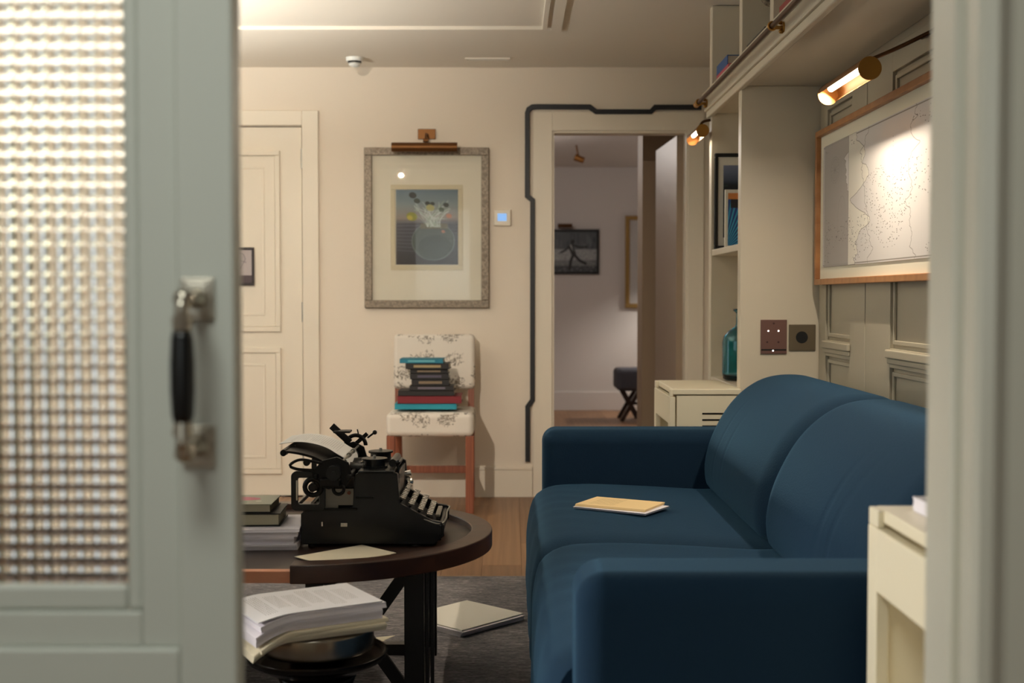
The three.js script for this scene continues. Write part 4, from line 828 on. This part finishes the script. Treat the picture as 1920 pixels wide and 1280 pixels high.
{
  const t = thing('smoke_detector', 'white dome smoke detector on the ceiling', 'smoke detector', [-0.84, CEIL, -6.74]);
  part('base', cyl(0.045, 0.047, [0, -0.02, 0], [0, 0, 0], 32), std({ color: 0xe9ebe6, roughness: 0.5 }), t);
  part('sensor_gap', cyl(0.036, 0.036, [0, -0.028, 0], [0, -0.02, 0], 28), M.black, t);
  part('dome', lathe([[0, -0.052], [0.016, -0.05], [0.03, -0.04], [0.036, -0.028], [0, -0.028]], 32), std({ color: 0xdedfda, roughness: 0.5 }), t);
}
{
  const v = thing('ceiling_vent', 'narrow slot vent in the ceiling near the far wall', 'vent', [-0.13, CEIL, -6.76]);
  part('frame', [bx(0.24, 0.008, 0.008, 0, -0.004, 0.02), bx(0.24, 0.008, 0.008, 0, -0.004, -0.02), bx(0.008, 0.008, 0.032, 0.116, -0.004, 0), bx(0.008, 0.008, 0.032, -0.116, -0.004, 0)], M.ceiling, v);
  part('slot', bx(0.224, 0.003, 0.032, 0, -0.0015, 0), std({ color: 0x8d8374, roughness: 0.8 }), v);
}

// ------------------------------------------------------------------ framed map on the panelled wall
{
  const t = thing('framed_map', 'large pale nautical map in an oak frame above the sofa', 'picture');
  const Xb = XW - 0.016, y0 = 1.170, y1 = 1.745, d0 = 3.05, d1 = 4.755, w = 0.022, h = 0.03;
  for (const g of [rbox(Xb - h, Xb, y1 - w, y1, d0, d1, 0.003), rbox(Xb - h, Xb, y0, y0 + w, d0, d1, 0.003), rbox(Xb - h, Xb, y0 + w, y1 - w, d0, d0 + w, 0.003), rbox(Xb - h, Xb, y0 + w, y1 - w, d1 - w, d1, 0.003)]) part('frame_board', g, M.oakFrame, t);
  part('mat_board', box(Xb - 0.012, Xb - 0.004, y0 + 0.012, y1 - 0.012, d0 + 0.012, d1 - 0.012), std({ color: 0xe9e3cf, roughness: 0.85 }), t, 'ivory mat board');
  const map = canvasTex(1024, 400, (c, W, H) => {
    c.fillStyle = '#d9d4d1'; c.fillRect(0, 0, W, H); c.strokeStyle = '#8d857c'; c.lineWidth = 3; c.strokeRect(5, 5, W - 10, H - 10);
    let s = 17; const q = () => { s = (s * 1664525 + 1013904223) >>> 0; return s / 4294967296; };
    const coast = (bx0, amp, o, fill) => { const p = []; for (let y = 0; y <= H; y += 3) p.push([bx0 + amp * (fbm(y / H, 0.3, 6, 3, 5, o) - 0.5) * 2, y]); c.beginPath(); c.moveTo(p[0][0], p[0][1]); p.forEach((a) => c.lineTo(...a)); if (fill) { c.lineTo(fill[0], H); c.lineTo(fill[0], 0); c.closePath(); c.fillStyle = fill[1]; c.fill(); } c.strokeStyle = '#77706a'; c.lineWidth = 1.6; c.stroke(); return p; };
    c.globalAlpha = 0.9; coast(250, 120, 3, [14, '#a8a09c']); coast(330, 130, 14, [230, '#e6e1d6']); c.globalAlpha = 0.8; coast(380, 120, 3, null); coast(700, 150, 29, null); c.globalAlpha = 0.75;
    for (let k = 0; k < 1700; k++) { const x = 20 + q() * 960, y = 15 + q() * 370, n = fbm(x / W, y / H, 7, 4, 3, 51); if (n < 0.52) continue; c.fillStyle = '#5c554f'; c.fillRect(x, y, 2 + q() * 5, 2); }
    c.globalAlpha = 0.5; c.strokeStyle = '#8a837b'; c.lineWidth = 1.4; c.beginPath(); c.arc(110, 90, 42, 0, 7); c.stroke(); c.beginPath(); c.arc(110, 90, 34, 0, 7); c.stroke(); for (let i = 0; i < 16; i++) { c.beginPath(); c.moveTo(110, 90); c.lineTo(110 + 34 * Math.cos(i * 0.3927), 90 + 34 * Math.sin(i * 0.3927)); c.stroke(); }
    for (let k = 0; k < 24; k++) { c.beginPath(); c.arc(560, 60 + k * 13, 1.8, 0, 7); c.fillStyle = '#6b645c'; c.fill(); }
    c.beginPath(); c.ellipse(170, 250, 34, 70, 0.1, 0, 7); c.stroke(); c.globalAlpha = 1;
  });
  const mg = new THREE.BoxGeometry(0.003, y1 - y0 - 0.13, d1 - d0 - 0.14).translate(Xb - 0.0135, (y0 + y1) / 2, -(d0 + d1) / 2);
  const p = mg.attributes.position, uv = mg.attributes.uv; for (let i = 0; i < p.count; i++) uv.setXY(i, (-p.getZ(i) - d1 + 0.07) / -(d1 - d0 - 0.14), (p.getY(i) - y0 - 0.065) / (y1 - y0 - 0.13));
  part('map_print', mg, std({ map, roughness: 0.8 }), t, 'faded engraved coastal map');
}
// picture lights with a glowing tube (axis along the depth)
const WARM = new THREE.Color(1.0, 0.86, 0.68);
const tubeGlow = (e) => std({ color: 0xfff1d8, emissive: new THREE.Color(1, 0.86, 0.62), emissiveIntensity: e });
function pictureLight(label, x, y, da, db, r, arm, power, aim) {
  const t = thing('picture_light', label, 'lamp');
  // half-shell shade open towards the wall and down
  const L = db - da, g = new THREE.CylinderGeometry(r, r, L, 30, 1, true, Math.PI / 2 - 0.8, Math.PI + 0.7), gi = new THREE.CylinderGeometry(r - 0.002, r - 0.002, L, 30, 1, true, Math.PI / 2 - 0.8, Math.PI + 0.7);
  { const ix = gi.index.array; for (let i = 0; i < ix.length; i += 3) { const a = ix[i + 1]; ix[i + 1] = ix[i + 2]; ix[i + 2] = a; } const n = gi.attributes.normal; for (let i = 0; i < n.count; i++) n.setXYZ(i, -n.getX(i), -n.getY(i), -n.getZ(i)); }
  const turn = (q) => q.rotateX(Math.PI / 2).rotateZ(aim).translate(x, y, -(da + db) / 2);
  part('shade', [turn(g), turn(gi)], M.brassDark, t, 'half-round brass shade');
  part('end_cap', cyl(r + 0.001, r + 0.001, [x, y, -(da - 0.004)], [x, y, -da], 30), M.brass, t, 'round brass end cap');
  part('end_cap', cyl(r + 0.001, r + 0.001, [x, y, -db], [x, y, -(db + 0.004)], 30), M.brassDark, t);
  part('bulb', new THREE.CapsuleGeometry(r * 0.36, L - 0.06 - r, 8, 16).rotateX(Math.PI / 2).translate(x - r * 0.1, y + r * 0.38, -(da + db) / 2), tubeGlow(9), t, 'glowing warm tube bulb');
  part('arm', arm.map((a) => tube(a, 0.006, 30)), M.bronze, t);
  return t;
}
{
  const x = 1.0, y = 1.764, a = 3.53, b = 3.985;
  pictureLight('lit brass tube picture light over the framed map', x, y, a, b, 0.032, [[[x, y + 0.028, -3.6], [x + 0.085, y + 0.062, -3.565], [XW - 0.022, y + 0.1, -3.525]], [[XW - 0.022, y + 0.1, -3.6], [XW - 0.022, y + 0.1, -3.525], [XW - 0.022, y + 0.1, -3.45]]], 1, 0);
  areaLight(WARM, LI[3], L0(a, b), 0.024, [x + 0.001, y - 0.002, -(a + b) / 2], [x - 0.7, y - 1, -(a + b) / 2]);
}
function L0(a, b) { return b - a - 0.06; }
{
  const x = 0.826, y = 1.845, a = 5.46, b = 5.76;
  pictureLight('small lit brass picture light at the end of the bookcase', x, y, a, b, 0.027, [[[x, y + 0.026, -5.56], [x + 0.015, y + 0.05, -5.56], [BX - 0.001, y + 0.06, -5.56]]], 1, 0);
  areaLight(WARM, LI[4], 0.24, 0.035, [x + 0.001, y - 0.003, -(a + b) / 2], [x + 0.4, y - 1, -(a + b) / 2]);
}

// ------------------------------------------------------------------ switch plates on the niche panel
{
  const d = 4.8144, k = d / 2350, X = (px) => (px - 960) * k, Y = (py) => 1.126 - (py - 556) * k;
  const t = thing('touch_control', 'bronze touch control panel with white indicator lights above the sofa', 'switch');
  part('plate', rbox(X(1426), X(1475), Y(663), Y(599), d - 0.008, d, 0.002), std({ color: 0x86655e, metalness: 0.45, roughness: 0.3 }), t);
  part('lower_strip', rbox(X(1427), X(1474), Y(657), Y(654), d - 0.0086, d - 0.007, 0.0005), M.black, t);
  const led = std({ color: 0xffffff, emissive: 0xfff4ee, emissiveIntensity: 2.2 });
  for (const [x, y] of [[1440, 620], [1459, 620], [1449, 657]]) part('indicator_light', cyl(0.0032, 0.0032, [X(x), Y(y), -(d - 0.0095)], [X(x), Y(y), -(d - 0.0078)], 12), led, t, 'white indicator light');
  for (const [x, y] of [[1438, 641], [1459, 641], [1450, 606]]) part('touch_mark', cyl(0.004, 0.004, [X(x), Y(y), -(d - 0.0084)], [X(x), Y(y), -(d - 0.0078)], 12), std({ color: 0x4a2b2a, roughness: 0.5 }), t);
  const s = thing('wall_socket', 'brushed bronze wall plate with a round black socket', 'socket');
  part('plate', rbox(X(1479), X(1529), Y(657), Y(608), d - 0.007, d, 0.002), std({ color: 0x7d705c, metalness: 0.6, roughness: 0.4 }), s);
  part('socket', [cyl(0.023, 0.023, [X(1503), Y(632), -(d - 0.0078)], [X(1503), Y(632), -(d - 0.006)], 28)], M.black, s);
}

// ------------------------------------------------------------------ things on the shelves
{
  const v = thing('glass_vase', 'teal glass bottle vase in the bookcase behind the side cabinet', 'vase', [0.968, 0.7755, -5.25]);
  const out = [[0, 0], [0.07, 0], [0.082, 0.008], [0.086, 0.03], [0.086, 0.16], [0.08, 0.185], [0.06, 0.208], [0.038, 0.222], [0.03, 0.236], [0.028, 0.28], [0.034, 0.288], [0.042, 0.292], [0.042, 0.3]];
  const inn = [[0.036, 0.3], [0.034, 0.292], [0.023, 0.282], [0.024, 0.236], [0.034, 0.217], [0.056, 0.203], [0.075, 0.182], [0.0805, 0.16], [0.0805, 0.03], [0.076, 0.014], [0, 0.01]];
  part('bottle', lathe([...out, ...inn], 56), M.vase, v);
}
{ // framed print and blue book standing against the bookcase end panel, facing the camera
  const t = thing('framed_print', 'black-framed print standing in the bookcase under the small lamp', 'picture');
  const d = 5.518; frameOn(t, 0.886, 1.14, 1.333, 1.752, d, 0.016, 0.02, M.black);
  part('mat_board', planeUV(0.9, 1.126, 1.347, 1.738, d - 0.012, d - 0.004), std({ color: 0xe6e2d8, roughness: 0.85 }), t);
  part('print', planeUV(0.925, 1.1, 1.385, 1.70, d - 0.0135, d - 0.01), std({ map: canvasTex(128, 220, (c, w, h) => { const g = c.createLinearGradient(0, 0, 0, h); g.addColorStop(0, '#7f88a8'); g.addColorStop(0.2, '#46526a'); g.addColorStop(0.28, '#16202a'); g.addColorStop(1, '#0f1a1c'); c.fillStyle = g; c.fillRect(0, 0, w, h); c.fillStyle = '#2b3a3c'; for (let i = 0; i < 16; i++) c.fillRect((i * 37) % w, 60 + (i * 53) % 150, 14, 5); }), roughness: 0.5 }), t);
  const b = thing('art_book', 'white-bordered book with blue rays on its cover in the bookcase', 'book');
  part('block', rbox(0.925, 1.10, 1.333, 1.590, 5.455, 5.475, 0.001), M.paper, b);
  part('front_cover', planeUV(0.937, 1.088, 1.348, 1.575, 5.4535, 5.456), std({ map: canvasTex(160, 240, (c, w, h) => { c.fillStyle = '#2b62ad'; c.fillRect(0, 0, w, h); for (let i = 0; i < 22; i++) { c.strokeStyle = i % 2 ? '#3fb4dc' : '#24418d'; c.lineWidth = 6; c.beginPath(); c.moveTo(-20, 260); c.lineTo(200 * Math.cos(i * 0.075) , 250 - 300 * Math.sin(0.1 + i * 0.075)); c.stroke(); } c.fillStyle = '#d98a4c'; c.fillRect(0, 0, w, 28); c.fillStyle = '#20242c'; c.fillRect(12, 28, 40, 40); c.fillStyle = '#d9c14c'; c.fillRect(58, 28, 90, 30); }), roughness: 0.4 }), b, 'cover printed with blue rays');
}
{ // upper shelf: lying books along the front
  const y = 2.0205, grp = 'books on the upper bookcase shelf';
  const lying = (label, d0, d1, y0, h, w, mat, title) => { const b = thing('shelf_book', label, 'book', [BX + 0.016, y0, 0], 0, grp); part('cover', [box(0, w, 0, 0.003, d0, d1), box(0, w, h - 0.003, h, d0, d1), box(0, 0.003, 0.003, h - 0.003, d0, d1)], mat, b); part('pages', box(0.0035, w - 0.004, 0.003, h - 0.003, d0 + 0.004, d1 - 0.004), M.pages, b); if (title) part('title', box(-0.0006, 0.0004, h * 0.25, h * 0.7, d0 + 0.03, d1 - 0.03), title, b, 'pale spine lettering'); return b; };
  lying('pink-spined book lying lowest at the far end of the upper shelf', 5.2, 5.5, y, 0.066, 0.2, cover(0xc5455f), cover(0xd98b94));
  lying('blue book lying on the pink-spined book on the upper shelf', 5.23, 5.5, y + 0.0668, 0.04, 0.19, cover(0x2b5a9a), null);
  lying('black book with white spine lettering on the upper shelf', 4.46, 4.8, y, 0.058, 0.2, darkCover, cover(0xb9b3a8));
  lying('red book lying on the upper shelf nearest the camera', 3.85, 4.22, y, 0.07, 0.22, cover(0x9a3230), null);
  lying('flat brown book under the black book shelf mate near the middle upright', 4.33, 4.44, y, 0.03, 0.16, cover(0x5a4a3a), null);
}
{ // speckled ornament hanging from the ceiling of the upper bay
  const o = thing('hanging_ornament', 'speckled shell ornament hanging inside the upper bookcase bay', 'ornament', [0.93, 0, -4.56]);
  const g = new THREE.IcosahedronGeometry(0.036, 4); const p = g.attributes.position; for (let i = 0; i < p.count; i++) { const q = V().fromBufferAttribute(p, i), n = 1 + 0.13 * Math.sin(q.x * 170) * Math.sin(q.y * 150 + 1) * Math.sin(q.z * 160 + 2); p.setXYZ(i, q.x * n, q.y * n * 1.5 + 2.225, q.z * n); } g.computeVertexNormals();
  part('shell', g, std({ map: dataTex(128, 128, (u, v) => mix([58, 48, 36], [206, 190, 160], Math.pow(fbm(u, v, 20, 20, 2, 70), 1.2) * 1.1), [1, 1]), roughness: 0.6 }), o);
  part('cord', cyl(0.002, 0.002, [0, 2.27, 0], [0, CEIL, 0], 8), M.bronze, o);
}

// ------------------------------------------------------------------ hall things
{
  const k = (HB - 0.02) / 2350, X = (px) => (px - 960) * k, Y = (py) => 1.126 - (py - 556) * k;
  const t = thing('framed_photograph', 'black-framed monochrome photograph of a striding figure on the hall wall', 'picture');
  frameOn(t, X(1000), X(1123), Y(514), Y(430), HB - 0.001, 0.024, 0.035, M.black);
  part('photo_print', planeUV(X(1000) + 0.02, X(1123) - 0.02, Y(514) + 0.02, Y(430) - 0.02, HB - 0.02, HB - 0.006), std({ map: canvasTex(384, 256, (c, w, h) => {
    c.fillStyle = '#4e5356'; c.fillRect(0, 0, w, h); let s = 8; const q = () => { s = (s * 1664525 + 1013904223) >>> 0; return s / 4294967296; };
    for (let i = 0; i < 60; i++) { c.globalAlpha = 0.4; c.fillStyle = q() < 0.5 ? '#2e3336' : '#6d7477'; c.fillRect(q() * w, q() * 100, 4 + q() * 10, 30 + q() * 60); }
    c.globalAlpha = 0.9; c.fillStyle = '#9fa3a3'; c.fillRect(0, 112, w, 74); c.fillStyle = '#777b7a'; c.fillRect(0, 180, w, 40); c.fillStyle = '#3c4042'; c.fillRect(0, 216, w, 40);
    for (let i = 0; i < 260; i++) { c.globalAlpha = 0.35; c.fillStyle = q() < 0.5 ? '#3a3d3e' : '#c6c9c8'; c.fillRect(q() * w, 110 + q() * 146, 2 + q() * 12, 2 + q() * 6); }
    c.globalAlpha = 1; c.strokeStyle = '#0d0e0f'; c.lineCap = 'round'; c.lineJoin = 'round'; const l = (ww, ...p) => { c.lineWidth = ww; c.beginPath(); p.forEach(([x, y], i) => (i ? c.lineTo(x, y) : c.moveTo(x, y))); c.stroke(); };
    l(30, [222, 100], [238, 140]); l(11, [214, 92], [188, 118], [160, 132]); l(11, [236, 86], [274, 100], [318, 98]); l(17, [236, 146], [220, 186], [214, 234]); l(17, [242, 146], [274, 182], [312, 202]); c.fillStyle = '#0d0e0f'; c.beginPath(); c.ellipse(232, 66, 12, 14, 0.2, 0, 7); c.fill(); c.fillStyle = '#b8bab8'; c.beginPath(); c.moveTo(214, 86); c.lineTo(224, 86); c.lineTo(238, 132); c.closePath(); c.fill();
  }), roughness: 0.4 }), t, 'monochrome photograph');
  const l = thing('picture_light', 'small dark picture light above the hall photograph', 'lamp');
  part('shade', cyl(0.02, 0.02, [X(1045), Y(424), -(HB - 0.09)], [X(1072), Y(424), -(HB - 0.09)], 16), M.bronze, l);
  part('arm', cyl(0.006, 0.006, [X(1058), Y(424), -(HB - 0.09)], [X(1058), Y(424), -(HB)], 8), M.bronze, l);
  const m = thing('gilt_frame', 'gold-framed picture on the hall wall beside the open door', 'picture');
  frameOn(m, X(1172), X(1172) + 0.66, Y(577), Y(405), HB - 0.001, 0.042, 0.035, M.goldFrame);
  part('picture_panel', planeUV(X(1172) + 0.03, X(1172) + 0.63, Y(577) + 0.03, Y(405) - 0.03, HB - 0.02, HB - 0.006), std({ color: 0xb5b2ae, roughness: 0.35 }), m);
  const b = thing('bench', 'charcoal upholstered bench with crossed dark legs in the hall', 'bench', [1.27, 0, -11.45]);
  { const g = new RoundedBoxGeometry(0.66, 0.2, 0.42, 5, 0.045); g.translate(0, 0.375, 0); part('seat', boxUV(g), M.greyFabric, b); }
  const dw = std({ color: 0x2a1710, roughness: 0.5 });
  for (const x of [-0.2, 0.2]) { part('leg', bar([x - 0.08, 0, 0.16], [x + 0.09, 0.3, 0.16], 0.034, 0.03), dw, b); part('leg', bar([x + 0.09, 0, 0.15], [x - 0.08, 0.3, 0.15], 0.034, 0.03), dw, b); part('leg', bar([x - 0.08, 0, -0.16], [x + 0.09, 0.3, -0.16], 0.034, 0.03), dw, b); part('leg', bar([x + 0.09, 0, -0.15], [x - 0.08, 0.3, -0.15], 0.034, 0.03), dw, b); }
  part('stretcher', cyl(0.013, 0.013, [-0.2, 0.15, 0], [0.2, 0.15, 0], 12), dw, b);
  const sp = thing('ceiling_spotlight', 'slim spotlight hanging from the hall ceiling', 'lamp', [0.56, CEIL, -10.6]);
  part('stem', cyl(0.008, 0.008, [-0.02, 0, 0], [0.0, -0.1, 0], 10), M.bronze, sp);
  part('head', cyl(0.03, 0.024, [-0.03, -0.1, 0], [0.045, -0.13, 0.01], 18), M.brassDark, sp);
}
// hall floor lamp out of sight behind the return: its opaque shade throws the slanted edge of light on the hall wall
{
  const d = HB - 0.6, t = thing('floor_lamp', 'bronze floor lamp with an opaque shade in the hall behind the return', 'lamp', [2.15, 0, -d]);
  const r = 0.1, y = 1.6;
  part('shade', lathe([[0.03, y + 0.1], [r, y - 0.02], [r - 0.003, y - 0.02], [0.028, y + 0.098], [0.03, y + 0.1]], 32), M.bronze, t);
  part('cap', cyl(0.03, 0.03, [0, y + 0.098, 0], [0, y + 0.104, 0], 20), M.bronze, t);
  part('bulb', new THREE.SphereGeometry(0.022, 16, 12).translate(0, y + 0.035, 0), tubeGlow(6), t);
  part('pole', [cyl(0.009, 0.009, [0, 0.02, 0], [0, y + 0.01, 0], 10)], M.bronze, t);
  part('base', cyl(0.12, 0.11, [0, 0, 0], [0, 0.02, 0], 28), M.bronze, t);
  const l = new THREE.PointLight(new THREE.Color(1, 0.93, 0.84), LI[5], 0, 2); l.position.set(2.15, y + 0.035, -d); l.castShadow = true; l.name = 'floor_lamp_light'; scene.add(l);
  const g = thing('added_globe_lamp', 'added opal ceiling globe, unseen left of the doorway view, filling the hall with light', 'lamp', [-0.15, 0, -9.6]);  // added globe outside the view, general fill light for the hall
  part('globe', new THREE.SphereGeometry(0.09, 24, 18).translate(0, CEIL - 0.11, 0), std({ color: 0xfff6e6, emissive: new THREE.Color(1, 0.93, 0.85), emissiveIntensity: 1.5 }), g);
  part('canopy', cyl(0.05, 0.05, [0, CEIL - 0.025, 0], [0, CEIL, 0], 20), M.bronze, g);
  const q = new THREE.PointLight(new THREE.Color(1, 0.93, 0.88), LI[6], 0, 2); q.position.set(-0.15, CEIL - 0.11, -9.6); q.shadow.radius = 4; q.castShadow = true; q.name = 'added_globe_lamp_light'; scene.add(q);
}

// square ceiling light in the camera side room
{
  const t = thing('ceiling_panel_light', 'square white ceiling light in the room behind the camera', 'lamp', [-0.45, 0, -0.25]);
  part('housing', bx(0.6, 0.04, 0.6, 0, 2.38, 0, 0.006), M.trim, t);
  part('diffuser', bx(0.56, 0.004, 0.56, 0, 2.358, 0), std({ color: 0xffffff, emissive: new THREE.Color(0.95, 1, 0.93), emissiveIntensity: 3 }), t);
}

// ------------------------------------------------------------------ spotlight that washes the far wall (its lamp is the bright dot mirrored in the painting's glass)
{
  const at = V(-1.06, 2.29, -1.95), to = V(-1.0, 0.75, -7.0), dir = to.clone().sub(at).normalize();
  const t = thing('wall_washer_spot', 'brass ceiling spotlight aimed at the far wall', 'lamp', [0, 0, 0]);
  const A = at.clone().addScaledVector(dir, -0.11), B = at.clone().addScaledVector(dir, 0.004);
  part('housing', cyl(0.02, 0.022, A.toArray(), B.toArray(), 28, true), M.brassDark, t);
  part('cap', cyl(0.02, 0.02, A.toArray(), A.clone().addScaledVector(dir, 0.006).toArray(), 24), M.brassDark, t);
  part('lens', cyl(0.013, 0.013, at.clone().addScaledVector(dir, -0.02).toArray(), at.clone().addScaledVector(dir, -0.012).toArray(), 24), std({ color: 0xfff1d8, emissive: new THREE.Color(1, 0.85, 0.65), emissiveIntensity: 12 }), t);
  part('stem', cyl(0.008, 0.008, [A.x, A.y + 0.02, A.z], [A.x, CEIL, A.z], 10), M.brassDark, t);
  const l = new THREE.SpotLight(new THREE.Color(1, 0.88, 0.74), LI[7], 0, 0.5, 1, 2); l.position.copy(at).addScaledVector(dir, 0.02); l.target.position.copy(to); scene.add(l.target); l.castShadow = true; l.shadow.radius = 0.7; l.name = 'spot_light'; scene.add(l);
}

// ------------------------------------------------------------------ added lamp behind the glazed door, put in to brighten ceiling and upper wall
{
  const x = -2.05, d = 4.95, y = 1.6;
  const t = thing('added_uplighter', 'added bronze floor lamp behind the reeded glass, shining up to brighten the ceiling', 'lamp', [x, 0, -d]);
  part('bowl', lathe([[0.02, y - 0.13], [0.1, y - 0.09], [0.16, y], [0.157, y], [0.098, y - 0.086], [0.02, y - 0.125], [0.0, y - 0.125]], 36), M.brassDark, t);
  part('pole', cyl(0.011, 0.011, [0, 0.02, 0], [0, y - 0.125, 0], 12), M.brassDark, t);
  part('base', cyl(0.14, 0.13, [0, 0, 0], [0, 0.02, 0], 30), M.brassDark, t);
  part('bulb', new THREE.SphereGeometry(0.03, 16, 12).translate(0, y - 0.055, 0), tubeGlow(8), t);
  const l = new THREE.PointLight(new THREE.Color(1, 0.97, 0.9), LI[8], 0, 2); l.position.set(x, y - 0.055, -d); l.shadow.radius = 1.5; l.castShadow = true; l.name = 'added_uplighter_light'; scene.add(l);
}
// ------------------------------------------------------------------ added lamp, unseen in the near left corner, lighting cabinet, jamb and sofa
{
  const at = V(-2.1, 0.82, -2.3), to = V(0.62, 0.72, -2.2), dir = to.clone().sub(at).normalize(), P = (k) => at.clone().addScaledVector(dir, k).toArray();
  const t = thing('added_reading_lamp', 'added hooded lamp, unseen in the near left corner, lighting the side cabinet, jamb and sofa', 'lamp', [0, 0, 0]);
  part('hood', [cyl(0.03, 0.05, P(-0.12), P(-0.01), 28, true), cyl(0.03, 0.03, P(-0.125), P(-0.118), 24)], M.brassDark, t);
  part('bulb', new THREE.SphereGeometry(0.011, 16, 12).translate(at.x, at.y, at.z), tubeGlow(8), t);
  part('visor', bx(0.2, 0.004, 0.34, at.x + 0.06, at.y + 0.019, at.z, 0.001), M.brassDark, t);  // added plate that keeps this light off the upper panelling
  part('pole', [cyl(0.009, 0.009, [at.x - 0.1, 0.02, at.z], [at.x - 0.1, at.y, at.z], 10)], M.brassDark, t);
  part('base', cyl(0.13, 0.12, [at.x - 0.1, 0, at.z], [at.x - 0.1, 0.02, at.z], 28), M.brassDark, t);
  const l = new THREE.SpotLight(new THREE.Color(1, 0.94, 0.86), LI[9], 0, 0.48, 0.8, 2); l.position.copy(at); l.target.position.copy(to); scene.add(l.target); l.shadow.radius = 1.3; l.castShadow = true; l.name = 'added_reading_lamp_light'; scene.add(l);
}

renderer.render(scene, camera);
